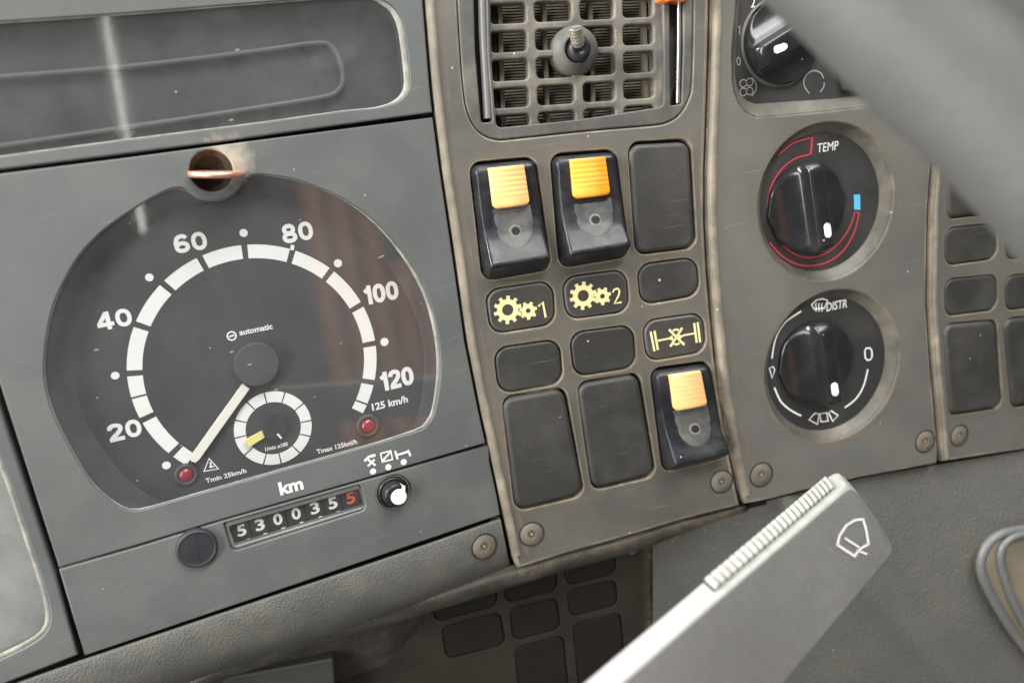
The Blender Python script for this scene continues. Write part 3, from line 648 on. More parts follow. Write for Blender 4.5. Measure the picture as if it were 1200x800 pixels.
# ================================================================== left gauge fascia
lf = empty('left_gauge_fascia', A.W(20, 700, -.004), 'grey fascia at lower left edge with a separate worn gauge window', 'dashboard panel')
lw = [(-90, 300), (-60, 380), (0, 536), (12, 566), (34, 632), (53, 690), (59, 722), (54, 740), (36, 755), (0, 773), (-90, 806)]
lwu = [A.uv(*lw[0])] + spline([A.uv(x, y) for x, y in lw[1:-1]], 4) + [A.uv(*lw[-1])]
out = [(-120, 180), (-82, 200), (-4, 466), (29, 566), (64, 671), (92, 767), (0, 803), (-120, 850)]
plate('fascia', A, UV(A, out), 0, -.006, [M['fasciaA'], M['fasciaA']], lf, r=.0008, holes=[lwu], hr=.0005, hdepth=-.004, emi=1, wmi=1)
lg = empty('left_gauge_window', A.W(0, 680, -.003), 'worn hazy grey gauge window cut off by the lower left picture edge', 'gauge')
q = ccw(lwu); mb = MB(); sheet_mb(mb, A, inset(q, -.0002), -.008); mb.build('dial_face', M['gaugeback'], lg)
mb = MB(); sheet_mb(mb, A, inset(q, .0002), -.0014); mb.build('lens', M['lensworn'], lg)
mb = MB(); grid(mb, [[A.at(p, -.0012) for p in q], [A.at(p, -.0007) for p in inset(q, .0005)], [A.at(p, -.0013) for p in inset(q, .0015)]], True); mb.build('lens_edge', M['rim'], lg)
# dark grooves behind joints
mb = MB(); psheet(mb, A, [(-150, -80), (500, -80), (512, 140), (610, 670), (90, 790), (-150, 880)], -.0125)
tag(mb.build('joint_shadow_backing', M['black']), kind='structure')
# ================================================================== bottom trim
bt = empty('lower_trim', A.W(300, 740, -.004), 'textured grey trim running under the instrument strip, with one screw at its right end', 'trim')
base = [(-140, 857), (0, 806), (99, 771), (300, 703.5), (450, 653.5), (560, 615.5), (586, 606.5)]
bs = spline([Vector(p) for p in base], 8)
mb = MB(); rows = []
for dy, dx, hh in ((0, 0, -.004), (0.4, 0, -.0008), (1.6, .3, -.0001), (4, 1, .0002), (20, 4, .0002), (36, 7, -.0004), (48, 9, -.0025), (56, 11, -.006), (61, 13, -.012), (63, 15, -.03)):
    rows.append([A.W(p.x + dx * (1 if p.x > 300 else .6), p.y + dy * (1.05 if p.x < 400 else 1.05 - .1 * (p.x - 400) / 190), hh) for p in bs])
grid(mb, rows, flip=True)
e = [r[-1] for r in rows]; rows2 = [e, [v + wdir(-A.n) * .02 for v in e]]; grid(mb, rows2, flip=False)
mb.build('trim_body', M['trimA'], bt)
screw(bt, A, 567.5, 640, 13.5, .0002)
# ================================================================== rail below the console
rl = [(120, 838), (200, 806), (300, 768), (400, 733), (500, 701), (575, 678), (606, 668), (665, 650.5), (740, 629.5), (800, 611.5), (850, 598), (873, 593)]
rs = spline([Vector(p) for p in rl], 8); mb = MB(); rows = []
for dy, hh in ((-8, -.0050), (-2, -.0022), (1, -.0014), (5, -.0018), (10, -.0040), (14, -.0075), (17, -.014), (17.5, -.03)):
    rows.append([B.W(p.x, p.y + dy * (1 if p.x < 760 else .4 + .6 * max(0, (873 - p.x) / 113)), hh - (.004 if p.x < 590 else .004 * max(0, 1 - (p.x - 590) / 30))) for p in rs])
grid(mb, rows, flip=True)
tag(mb.build('lower_rail', M['rail']), 'thin dark textured rolled edge running below the switch console', 'trim')
# ================================================================== switch console
sc_ = empty('switch_console', B.W(700, 560, -.004), 'dusty brown-grey centre console plate framing the rocker switches and vent', 'dashboard panel')
vent = [(533, -60), (535, 0), (540, 80), (544, 118), (549, 137), (558, 152), (570, 161), (584, 164.5), (600, 163.5), (690, 154), (765, 147.5), (783, 143.5), (796, 135), (806, 119), (811, 95), (813, 0), (813, -60)]
HB = .0015
big = {'tr': [(737, 170), (808, 166), (815, 289), (746, 298)], 'bl': [(589, 468), (661, 456), (684, 579), (605, 598)], 'bm': [(677, 451), (748, 439), (768, 556), (695, 574)]}
small = {'sr': [(747, 311), (816, 302), (819, 345), (752, 357)], 'sl': [(579, 409), (655, 398), (659, 448), (586, 461)], 'sm': [(668, 391), (741, 381), (745, 429), (674, 441)],
         'g1': [(569, 341), (647, 329), (650, 379), (576, 391)], 'g2': [(659, 326), (733, 316), (737, 364), (665, 374)], 'ax': [(753, 377), (823, 367), (827, 411), (759, 423)]}
rock = [[(551, 194), (626, 187), (645, 314), (567, 328)], [(646, 184), (720, 178), (737, 299), (657, 313)], [(763, 435), (829, 426), (851, 534), (778, 552)]]
def grow(q, d, up=0):
    cx, cy = sum(p[0] for p in q) / 4, sum(p[1] for p in q) / 4; out = []
    for i, (x, y) in enumerate(q): out.append((x + (d if x > cx else -d), y + (d if y > cy else -d - up)))
    return out
ventu = spline([B.uv(x, y, HB) for x, y in vent[1:-1]], 5); ventu = [B.uv(*vent[0], HB)] + ventu + [B.uv(*vent[-1], HB)]
holes = [ventu]
for k, q in big.items(): holes.append(UV(B, grow(q, 1.4, 2.2), HB, .0046))
for k, q in small.items(): holes.append(UV(B, grow(q, 1.3), HB, .0056))
for q in rock: holes.append(UV(B, grow(q, 1.6, 2.0), HB, .0044))
left = [(xat(seamAB, y) + 1.8, y) for y in (-60, 0, 60, 110, 160, 200, 250, 300, 350, 400, 440, 480, 520, 560, 600, 630, 655)]
botm = [(606, 667), (665, 649), (740, 628), (800, 610), (860, 595), (868, 592.5)]
right = [(xat(seamBC, y) - 2.2, y) for y in (575, 545, 520, 490, 460, 430, 400, 360, 320, 260, 200, 120, 50, -20, -60)]
outu = UV(B, left + botm + right, HB)
plate('console_plate', B, outu, HB, -.006, [M['consoleB'], M['wornedge'], M['wornedge']], sc_, r=.0018, holes=holes, hr=.0007, hdepth=-.003, emi=1, hemi=2, wmi=1, seg=5)
# raised light lip along the left edge
lip = [(xat(seamAB, y) + 8.5, y) for y in (-60, 0, 60, 110, 160, 200, 250, 300, 350, 400, 440, 480, 520, 560, 600, 630, 650)]
u = spline([B.uv(x, y, HB) for x, y in lip], 3); mb = MB(); w = .0012; rows = []
for k in range(7):
    a = math.pi * k / 6; rows.append([B.at((p.x - w * math.cos(a), p.y), HB - .0002 + .0008 * math.sin(a)) for p in u])
grid(mb, rows, flip=True); mb.build('edge_bead', M['wornedge'], sc_)
fringe('dust_film', B, holes[1:], .0030, HB + .00006, sc_, gap=.0006)
fringe('dust_film', B, [[B.uv(x + 13, y, HB) for x, y in lip]], -.004, HB + .00007, sc_, closed=False)
fringe('dust_film', B, [[B.uv(x, y, HB) for x, y in right[::-1]]], .0035, HB + .00008, sc_, closed=False)
fringe('dust_film', B, [[B.uv(x, y, HB) for x, y in botm]], -.006, HB + .00009, sc_, closed=False, gap=-.0008)
screw(sc_, B, 623, 625.5, 13, HB); screw(sc_, B, 845.5, 564, 12, HB)
mb = MB(); sheet_mb(mb, B, inset(ccw(outu), .0002), -.0032)
# (backing of the console, closes the gaps round the plates)
holeV = UV(B, [(545, -60), (548, 90), (570, 152), (690, 148), (790, 130), (800, 90), (802, -60)], HB)
mb = MB(); q = ccw(inset(ccw(outu), .0006)); plate_mb(mb, B, q, -.0034, -.0044, r=.0001, holes=[holeV], hr=.0001); mb.build('back_board', M['black'], sc_)
GB = 'blanking plates of the switch console'
def blank(name, pl, q, h, m, label, cat, group, r=.0044, bev=.0018, hb=-.003, crown=0):
    u = UV(pl, q, h, r)
    o = tag(plate(name, pl, u, h + random.uniform(-.0002, .0002), hb, [m, m], None, r=bev, seg=5), label, cat, group)
    o.rotation_euler = [random.uniform(-.009, .009) for _ in range(3)]; return o
blank('blanking_plate', B, big['tr'], HB + .0013, M['blank'], 'tall dark blanking plate at upper right of the console, right of the second rocker switch', 'blanking plate', GB)
blank('blanking_plate', B, big['bl'], HB + .0013, M['blank'], 'tall dark blanking plate at lower left of the console above the screw', 'blanking plate', GB)
blank('blanking_plate', B, big['bm'], HB + .0013, M['blank'], 'tall dark blanking plate left of the lowest rocker switch', 'blanking plate', GB)
blank('blanking_plate', B, small['sr'], HB + .0002, M['blank'], 'small dark blanking plate right of the gears 2 symbol plate', 'blanking plate', GB, r=.0054, bev=.0009)
blank('blanking_plate', B, small['sl'], HB + .0002, M['blank'], 'small dark blanking plate directly below the gears 1 symbol plate', 'blanking plate', GB, r=.0054, bev=.0009)
blank('blanking_plate', B, small['sm'], HB + .0002, M['blank'], 'small dark blanking plate left of the crossed axle symbol plate', 'blanking plate', GB, r=.0054, bev=.0009)
def splate(q, label):
    t = empty('symbol_plate', B.at(sum(UV(B, q), Vector((0, 0))) / 4, 0), label, 'symbol plate', 'symbol plates of the switch console')
    plate('plate_body', B, UV(B, q, HB + .0002, .0054), HB + .0002, -.003, [M['darkplate'], M['ridge']], t, r=.0009, emi=1, wmi=1); return t
HS = HB + .00032
def gear(mb, x, y, r, n, hr, h=HS):
    c = B.uv(x, y, h); m = mpp(B, x, y); R = r * m; out = []
    for k in range(n):
        a = 2 * math.pi * k / n + .15; w = 2 * math.pi / n
        for da, rr in ((-.26, .76), (-.2, 1), (.2, 1), (.26, .76)): out.append(Vector((math.cos(a + da * w), math.sin(a + da * w))) * R * rr)
    inner = [p.normalized() * hr * m for p in out]; N = len(out)
    mb.add([B.at(c + p, h) for p in out + inner], [[i, (i + 1) % N, N + (i + 1) % N, N + i] for i in range(N)], False)
g1 = splate(small['g1'], 'symbol plate with yellow gears and number 1, left of its twin numbered 2')
mb = MB(); gear(mb, 595, 363, 16.5, 10, 6.6); mb.build('large_gear_symbol', M['cream'], g1)
mb = MB(); gear(mb, 619, 364, 10.6, 7, 2.8); mb.build('small_gear_symbol', M['cream'], g1)
mb = MB(); pstroke(mb, B, [(631, 359), (636, 353.5), (639.5, 372)], 2.4, HS); mb.build('number', M['cream'], g1)
g2 = splate(small['g2'], 'symbol plate with yellow gears and number 2 below the deep amber rocker')
mb = MB(); gear(mb, 683.5, 346.5, 16.2, 10, 6.6); mb.build('large_gear_symbol', M['cream'], g2)
mb = MB(); gear(mb, 706, 347, 10.4, 7, 2.8); mb.build('small_gear_symbol', M['cream'], g2)
mb = MB(); pstroke(mb, B, [(718, 342.5), (720, 339), (724, 338), (726, 341), (725, 346), (720, 355.5), (728.5, 354)], 2.2, HS); mb.build('number', M['cream'], g2)
g3 = splate(small['ax'], 'dark plate with yellow crossed-out axle and wheels symbol')
mb = MB()
for a, b in (((762.5, 388.5), (767, 411.5)), ((767, 387.5), (771, 410)), ((813.5, 378.5), (816.5, 401.5)), ((817.5, 377.5), (820.5, 401))): pstroke(mb, B, [a, b], 2.5, HS)
pstroke(mb, B, [(769, 399.5), (784, 396.5)], 2, HS); pstroke(mb, B, [(800, 393), (814, 390.5)], 2, HS); mb.build('wheels_and_shaft', M['cream'], g3)
mb = MB(); pstroke(mb, B, [(784, 386), (802, 404)], 2.7, HS); pstroke(mb, B, [(799.5, 384), (785.5, 406)], 2.7, HS)
psheet(mb, B, [(782, 397), (788, 392.5), (789, 399)], HS + .00003); psheet(mb, B, [(801.5, 393.5), (794.5, 391.5), (796, 397.5)], HS + .00003); pstroke(mb, B, [(788.5, 387.3), (792, 386), (795.5, 386.6)], 2.4, HS - .00003); pstroke(mb, B, [(789, 402.5), (793, 403.5), (796.5, 401.8)], 2.4, HS - .00003); mb.build('crossed_differential', M['cream'], g3)
# rocker switches
PRO = [(0, .0006), (.02, .0023), (.05, .0031), (.12, .0034), (.35, .0030), (.5, .0033), (.62, .0044), (.74, .0066), (.82, .0086), (.85, .0093), (.87, .0094), (.89, .0087), (.94, .0055), (1, .0012)]
def Hr(t):
    t = max(0, min(1, t))
    for (a, p), (b, q) in zip(PRO, PRO[1:]):
        if a <= t <= b: return HB + p + (q - p) * (t - a) / (b - a)
def rocker(q, label, lensmat_, k):
    t0 = empty('rocker_switch', B.at(sum(UV(B, q), Vector((0, 0))) / 4, 0), label, 'rocker switch', 'rocker switches with amber lenses')
    c = [B.uv(x, y, HB) for x, y in q]
    def bi(s, t): return (c[0] * (1 - s) + c[1] * s) * (1 - t) + (c[3] * (1 - s) + c[2] * s) * t
    W_ = (c[1] - c[0]).length; Ln = (c[3] - c[0]).length
    mb = MB(); rows = []; ts = [0, .006, .015, .03, .05, .08, .12, .2, .28, .35, .43, .5, .56, .62, .68, .74, .78, .82, .845, .86, .87, .88, .89, .90, .92, .95, .975, .99, 1]
    Rc = .0030
    for t in ts:
        d = min(t, 1 - t) * Ln; ins = 0 if d > Rc else Rc - math.sqrt(max(0, Rc * Rc - (Rc - d) ** 2))
        H = Hr(t); row = []; tap = .0014 * min(1, (H - HB) / .005); r = .0013
        for side in (0, 1):
            pts_ = [(ins, -.003), (ins, HB), (ins + tap, H - r)] + [(ins + tap + r * (1 - math.cos(a)), H - r + r * math.sin(a)) for a in (.4, .8, 1.2, 1.57)] + [(ins + tap + r + .0012, H + .0)]
            if side: pts_ = [(W_ - a, b) for a, b in pts_[::-1]]
            row += [B.at(bi(a / W_, t), b) for a, b in pts_]
        rows.append(row)
    grid(mb, rows, flip=True); mb.add(rows[-1], [list(range(len(rows[-1])))[::-1]], False); mb.add(rows[0], [list(range(len(rows[0])))], False)
    body = mb.build('rocker_body', M['rocker'], t0)
    def drape(name, outline, off, m, par, rings=6):
        cs = sum((Vector(p) for p in outline), Vector((0, 0))) / len(outline); mb = MB(); rows = []
        for k_ in range(rings + 1):
            f = 1 - k_ / rings * .98
            rows.append([B.at(bi(*(cs + (Vector(p) - cs) * f)), Hr((cs + (Vector(p) - cs) * f)[1]) + (off if k_ else off - .0003)) for p in outline])
        grid(mb, rows, True, flip=True); mb.add(rows[-1], [list(range(len(outline)))[::-1]]); return mb.build(name, m, par)
    # finger dish: U shaped
    o = [(.24, .36), (.24, .55)] + [(.52 - .29 * math.cos(a), .58 + .19 * math.sin(a)) for a in [math.pi * k_ / 14 for k_ in range(15)]] + [(.81, .36)]
    drape('finger_dish', o, .00012, M['rockerin'], t0)
    rg = drape('indicator_hole', [(.52 + .115 * math.cos(a), .60 + .066 * math.sin(a)) for a in [2 * math.pi * k_ / 20 for k_ in range(20)]], .00024, M['dustring'], t0, 3)
    drape('dark_hole', [(.525 + .088 * math.cos(a), .602 + .051 * math.sin(a)) for a in [2 * math.pi * k_ / 20 for k_ in range(20)]], .0003, M['black'], rg, 3)
    # amber lens with ribs
    mb = MB(); rows = []; s0, s1 = .235, .79; T = [.035, .04, .045] + [.05 + .31 * k_ / 30 for k_ in range(31)] + [.375, .385, .392, .397, .40]
    for j, t in enumerate(T):
        base_ = Hr(.1) + .0012
        e_ = 0 if j == 0 else 1 if t < .375 else {.375: 1, .385: .93, .392: .78, .397: .45, .40: 0}[t]
        rib = (.00010, .00010, .00003)[k] * math.sin((t - .05) * 2 * math.pi / .044) if .06 < t < .30 else 0
        hh = HB + .002 + (base_ - HB - .002 + rib + .0005 * (t / .4)) * e_
        cr = 0 if t < .345 else .13 * (1 - math.sqrt(max(0, 1 - ((t - .345) / .055) ** 2)))
        row = [B.at(bi(s0 + cr, t), HB + .002), B.at(bi(s0 + cr, t), hh - .0003 * e_), B.at(bi(s0 + cr + .012, t), hh), B.at(bi((s0 + s1) / 2, t), hh + .00015 * e_), B.at(bi(s1 - cr - .012, t), hh), B.at(bi(s1 - cr, t), hh - .0003 * e_), B.at(bi(s1 - cr, t), HB + .002)]
        rows.append(row)
    grid(mb, rows, flip=True); mb.build('amber_lens', lensmat_, t0)
    o = [(.225, .39), (.235, .43), (.27, .445), (.76, .445), (.80, .43), (.81, .39)]
    drape('lens_seat', o, .00035, M['rocker'] if k == 1 else M['rockerin'], t0, 3)
rocker(rock[0], 'black rocker switch with pale amber lens above the gears 1 plate', M['amberpale'], 0)
rocker(rock[1], 'black rocker switch with deep amber lens above the gears 2 plate', M['amber'], 1)
rocker(rock[2], 'black rocker switch with pale amber lens below the crossed axle plate', M['amberpale'], 2)
# ------------------------------------------------------------------ air vent
vt = empty('air_vent', B.W(675, 60, -.004), 'dusty square air vent with cross grille and round centre knob at the top', 'air vent')
HV = HB + .0002
vu = ventu
slotL = UV(B, [(554, -60), (569, -60), (571, 60), (577, 143), (564, 144), (557, 60)], HV, .001)
slotR = UV(B, [(785, -60), (801, -60), (801, 60), (799, 122), (786, 124), (785, 60)], HV, .0008)
win = UV(B, [(572, -60), (776, -60), (778, 60), (778, 125), (680, 140), (582, 150), (576, 80)], HV, .002)
plate('vent_frame', B, inset(ccw(vu), .0003), HV, -.014, [M['ventp'], M['ventp']], vt, r=.0007, holes=[slotL, slotR, win], hr=.0006, hdepth=-.012)
mb = MB(); psheet(mb, B, [(550, -60), (580, -60), (585, 150), (552, 150)], -.0060); mb.build('slot_bottom', M['black'], vt); mb = MB(); psheet(mb, B, [(778, -60), (806, -60), (806, 130), (778, 130)], -.0045); mb.build('slot_bottom', M['ventp'], vt)
mb = MB(); tube_mb(mb, [B.W(563.5, -60, -.0004), B.W(566, 40, -.0004), B.W(571.5, 139, -.0004)], .0016, 10); mb.build('thumb_roller', M['greyroller'], vt)
mb = MB(); tube_mb(mb, [B.W(795.5, -60, .0002), B.W(795.5, 40, .0002), B.W(794, 121, .0002)], .0009, 10); mb.build('thumb_roller', M['chrome'], vt)
# grille with rounded openings
vb = [(568, 577), (621, 630), (675, 684.5), (724, 733), (768, 776)]
def cellx(x, y): return x + (y - 80) * .035 * (1 if x < 700 else .4)
cols = [(576, 619), (629, 672.5), (682.5, 721), (731, 766.5)]
rowsL = [(-62, -38), (-28, -5), (4, 27.5), (36.5, 61), (69.5, 94.5), (103, 126), (134.5, 148.5)]
holes = []
for ci, (x0, x1) in enumerate(cols):
    for (y0, y1) in rowsL:
        def yy(y, x): return y - (x - 597) * (.055 + .0003 * max(0, y)) * .75
        q = [(cellx(x0, y0), yy(y0, x0)), (cellx(x1, y0), yy(y0, x1)), (cellx(x1, y1), yy(y1, x1)), (cellx(x0, y1), yy(y1, x0))]
        holes.append(UV(B, q, HB - .0012, .0016, 3))
go = UV(B, [(571, -75), (777, -75), (779, 60), (779.5, 128), (680, 143), (580, 153), (575, 80)], HB - .0012, .001)
plate('grille', B, go, HB - .0012, -.0048, [M['grille'], M['grille']], vt, r=.0004, holes=holes, hr=.0008, hdepth=-.0048, seg=4)
for x in (588, 640, 694, 757):       # vertical vanes behind
    mb = MB(); 
    a = [B.W(x - 2.5 + (y - 80) * .03, y, -.0062) for y in (-70, 150)]; b = [B.W(x + 2.5 + (y - 80) * .03, y, -.0062) for y in (-70, 150)]
    dn = wdir(-B.n) * .003
    mb.add([a[0], b[0], b[1], a[1]] + [p + dn for p in (a[0], b[0], b[1], a[1])], [[0, 3, 2, 1], [0, 4, 7, 3], [1, 2, 6, 5]], False); mb.build('vertical_vane', M['slat'], vt)
for k in range(64):                  # thin horizontal louvres further back
    y = -66 + k * 3.5; mb = MB()
    f = lambda x, y_, h: B.W(x, y_ - (x - 597) * (.055 + .0003 * max(0, y_)) * .75, h)
    mb.add([f(560, y, -.0100), f(790, y, -.0100), f(790, y + 2.1, -.0094), f(560, y + 2.1, -.0094), f(560, y + 4, -.018), f(790, y + 4, -.018)], [[0, 3, 2, 1], [3, 4, 5, 2]], False)
    mb.build('louvre', M['slat'], vt)
kb = MB(); kcx = B.uv(675, 59, .001); m = mpp(B, 675, 59)
lathe_mb(kb, B, kcx, [(29 * m, -.005), (29 * m, -.001), (27 * m, .0012), (22 * m, .0026), (17.5 * m, .0036), (16 * m, .0037), (15 * m, .0030), (14 * m, .0010)], 44); kn = kb.build('centre_knob', M['ventp'], vt)
kb = MB(); c = B.uv(679.5, 58, .0058); lathe_mb(kb, B, c, [(13 * m, .001), (13.2 * m, .0058), (12 * m, .0068), (7 * m, .0072), (3 * m, .0066)], 32); kb.build('knob_cap', M['rocker'], kn)
kb = MB(); tube_mb(kb, [B.W(677.5, 52, .007), B.W(676, 44, .009), B.W(674.5, 32, .010)], .0022, 14); kb.build('chrome_stub', M['chrome'], kn)
for k in range(5):
    kb = MB(); p = B.W(677 - k * .6, 49 - k * 3.6, .0082 + k * .0005); q_ = B.W(676.8 - k * .6, 47.6 - k * 3.6, .0084 + k * .0005); tube_mb(kb, [p, q_], .0025, 12); kb.build('stub_ring', M['steel'], kn)
# orange thing above the vent
u = UV(B, [(772, -34), (806, -36), (808, -3), (800, 3), (788, 2), (780, 4), (772, 1)], .004, .001)
tag(plate('orange_tab', B, u, .006, -.001, M['orange'], None, r=.0008), 'glossy orange plastic tab just peeking in above the right end of the vent', 'tab')
# ================================================================== heater panel
hp = empty('heater_panel', Cc.W(980, 560, -.004), 'grey-brown heater panel around the two large rotary controls', 'dashboard panel')
HC = .0020
bowls = [((890, 236), (1046, 238), (966, 144), (970, 328)), ((900, 427), (1051, 430), (975, 340), (980, 516))]
fit = []
for b_ in bowls: fit.append(fitc([Cc.uv(x, y, HC) for x, y in b_]))
fan = [(868, -60), (864, 0), (859.5, 60), (859.5, 92), (861.5, 108), (867, 121), (875, 131), (886, 136.3), (900, 136), (975, 129), (1060, 119), (1075, 112), (1080, -60)]
left = [(xat(seamBC, y) + 2.5, y) for y in (-60, 0, 60, 120, 160, 200, 260, 300, 340, 380, 420, 460, 490, 520, 550, 580)] + [(873, 591)]
botm = [(904, 585.5), (960, 571), (1009, 560), (1042, 554), (1099, 543.5)]
right = [(xat(seamCD, y) - 1.8, y) for y in (530, 500, 472, 440, 400, 355, 300, 242, 180, 100, 0, -60)]
outu = UV(Cc, left + botm + right, HC)
holes = [UV(Cc, fan, HC, .0025)] + [circ(c, r, 72) for c, r in fit]
plate('panel_plate', Cc, outu, HC, -.007, [M['consoleC'], M['wornedge'], M['bowl']], hp, r=.0016, holes=holes, hr=.0012, hdepth=-.0004, emi=1, hemi=2, wmi=1, seg=5)
lip = [(xat(seamBC, y) + 8.5, y) for y in (-60, 0, 60, 120, 160, 200, 260, 300, 340, 380, 420, 460, 490, 520, 550, 580)]
u = spline([Cc.uv(x, y, HC) for x, y in lip], 3); mb = MB(); w = .0015; rows = []
for k in range(7):
    a = math.pi * k / 6; rows.append([Cc.at((p.x - w * math.cos(a), p.y), HC - .0002 + .0007 * math.sin(a)) for p in u])
grid(mb, rows, flip=True); mb.build('edge_bead', M['wornedge'], hp)
fringe('dust_film', Cc, [[Cc.uv(x + 13, y, HC) for x, y in lip]], -.004, HC + .00007, hp, closed=False)
fringe('dust_film', Cc, [[Cc.uv(x, y, HC) for x, y in right[::-1]]], .005, HC + .00008, hp, closed=False)
fringe('dust_film', Cc, holes[1:], .0035, HC + .00006, hp, gap=.0008)
screw(hp, Cc, 892, 556, 12.5, HC); screw(hp, Cc, 1084, 517, 11, HC)
def knobgrip(mb, pl, c, R, ang_, h0, hlow, htop, w):
    """disc knob with a bar shaped grip, concave flanks"""
    d = Vector((math.cos(ang_), math.sin(ang_))); n = Vector((-d.y, d.x)); bs_ = []
    for k in range(9): bs_.append(-R + (R - w / 2) * (k / 9) ** .8)
    bs_ += [-w / 2 * 1.04, -w / 2 * 1.0, -w / 2 * .95, -w / 2 * .86, -w * .25, 0, w * .25, w / 2 * .86, w / 2 * .95, w / 2, w / 2 * 1.04]
    bs_ += [-b for b in bs_[:9]][::-1]; rows = []; K = 22
    bs_[0] = -R * .9995; bs_[-1] = R * .9995
    def hb(b):
        a = abs(b)
        if a <= w / 2 * .87: return htop - .0003 * (a / (w / 2)) ** 2
        if a <= w / 2 * .955: return htop - .0005
        if a <= w / 2 * 1.005: return htop - .0012
        if a <= w / 2 * 1.045: return htop - .0040
        f = (R - a) / (R - w / 2); return hlow + (htop - .0042 - hlow) * f ** 2.5
    for b in bs_:
        e_ = math.sqrt(max(0, R * R - b * b)); row = []
        for k in range(K + 1):
            t = -1 + 2 * k / K; p = c + n * b + d * (e_ * t)
            hh = hb(b); edge_ = 1 - abs(t); 
            if edge_ < .10: hh -= (hh - h0) * .25 * (1 - edge_ / .10) ** 2
            row.append(pl.at(p, hh))
        rows.append(row)
    grid(mb, rows)
    rim = rows[0] + [r[-1] for r in rows[1:-1]] + rows[-1][::-1] + [r[0] for r in rows[1:-1]][::-1]
    nw = wdir(pl.n)
    def down(p): 
        hcur = (p - pl.at((0, 0), 0)).dot(nw); return p - nw * (hcur - h0)
    grid(mb, [rim, [down(p) for p in rim]], True, False, flip=True)
    return mb
def control(i, name, label, kc_px, kRx, gang, marker):
    c, r = fit[i]; t = empty(name, Cc.at(c, -.003), label, 'rotary control', 'rotary heater controls')
    HF = -.0028
    fc_ = c + Vector((-.0000, .0000))
    mb = MB(); lathe_mb(mb, Cc, c, [(r * 1.0, HC - .0012), (r * .985, HC - .0022), (r * .945, -.0012), (r * .91, HF + .0003), (r * .89, HF + .0000)], 72, cap=False); mb.build('bowl_wall', M['bowl'], t)
    mb = MB(); lathe_mb(mb, Cc, c, [(r * .905, HF + .0001), (r * .8, HF + .0002), (r * .3, HF + .0003)], 72); mb.build('control_face', M['knobface'], t)
    kc2 = Cc.uv(*kc_px, HF + .002); kR = kRx * mpp(Cc, *kc_px)
    kt = MB(); knobgrip(kt, Cc, kc2, kR, gang, HF, HF + .0024, HF + .0118, .0070); k_ = kt.build('knob', M['knob'], t)
    hm = HF + .0119; x, y, ln = marker; a0 = Cc.uv(x, y, hm); d = Vector((math.cos(gang), math.sin(gang))); m = mpp(Cc, x, y)
    mb = MB(); o = []
    for s_ in (1, -1):
        cc_ = a0 + d * (s_ * (ln / 2 - 4) * m)
        o += [cc_ + Vector((math.cos(a), math.sin(a))) * 3.9 * m for a in [gang - math.pi / 2 + (0 if s_ > 0 else math.pi) + math.pi * k / 8 for k in range(9)]]
    plate_mb(mb, Cc, o, hm + .0002, hm - .0004, r=.00012); mb.build('white_marker', M['whitemark'], k_)
    return t, c, r, HF + .00045
t, c, r, hm = control(0, 'temperature_control', 'round temperature control with red arcs, blue mark and TEMP lettering', (946, 243), 48.5, math.radians(-84), (970, 270, 16))
text('lettering', 'TEMP', Cc, 970.5, 172, 9.5, hm, M['white'], t, bold=.0, wpx=27, shear=.15)
mb = MB(); pstroke(mb, Cc, [(949, 181), (930, 187), (913, 202), (902, 224), (900, 246), (906, 270), (920, 290), (940, 301), (960, 300), (980, 288), (995, 268), (1002, 248)], 1.8, hm, sm=6)
pstroke(mb, Cc, [(950, 162), (930, 168), (912, 182)], 1.6, hm, sm=6); pstroke(mb, Cc, [(902, 284), (915, 299), (932, 309), (950, 311.5), (970, 307), (988, 294), (1001, 272), (1007, 249)], 1.8, hm, sm=6)
pstroke(mb, Cc, [(952, 161), (950, 181)], 3, hm); pstroke(mb, Cc, [(1001.5, 248.5), (1007.5, 249.5)], 1.6, hm); mb.build('red_scale', M['redprint'], t)
mb = MB(); psheet(mb, Cc, [(1000.5, 228), (1008, 228), (1008.3, 246), (1001, 245.5)], hm + .00003); mb.build('blue_mark', M['blue'], t)
t, c, r, hm = control(1, 'air_distribution_control', 'round air distribution control with white arcs and DISTR lettering', (957, 424), 45.5, math.radians(-84), (978.5, 456, 15))
text('lettering', 'DISTR', Cc, 980.5, 357.5, 9.5, hm, M['white'], t, bold=.01, wpx=26, shear=.15)
for a_ in ([(939, 364.5), (920, 378), (909, 397), (904.5, 420)], [(907.5, 454), (915, 470), (926, 480), (939, 487)], [(1017, 432.5), (1012, 452), (1003, 467), (990, 477.5)]):
    mb = MB(); pstroke(mb, Cc, a_, 1.9, hm, sm=6); mb.build('white_arc', M['white'], t)
mb = MB()
pstroke(mb, Cc, [(1013.5, 411), (1015, 408), (1019, 407.5), (1021.5, 410), (1022, 417), (1020.5, 421), (1016.5, 422), (1014, 419)], 1.8, hm, True)
mb.build('zero_mark', M['white'], t)
mb = MB(); pstroke(mb, Cc, [(951, 357), (957, 351.5), (964, 350), (970, 352), (966, 361), (954, 362)], 1.7, hm, True)
for k in range(3): pstroke(mb, Cc, [(956.5 + k * 3.5, 355), (955.7 + k * 3.5, 358), (956.7 + k * 3.5, 361), (956 + k * 3.5, 365)], 1.2, hm)
mb.build('windscreen_symbol', M['white'], t)
mb = MB(); pstroke(mb, Cc, [(961, 484.5), (969, 483.5), (970.5, 493), (962, 494)], 1.7, hm, True); pstroke(mb, Cc, [(960, 485), (955, 484), (948, 491.5), (958, 497)], 1.7, hm, True); pstroke(mb, Cc, [(971, 483.5), (974, 481), (982, 486.5), (976, 493.5)], 1.7, hm, True)
pstroke(mb, Cc, [(901.5, 431), (906, 429.5), (908, 433), (905, 443)], 1.4, hm, True); mb.build('airflow_symbols', M['white'], t)
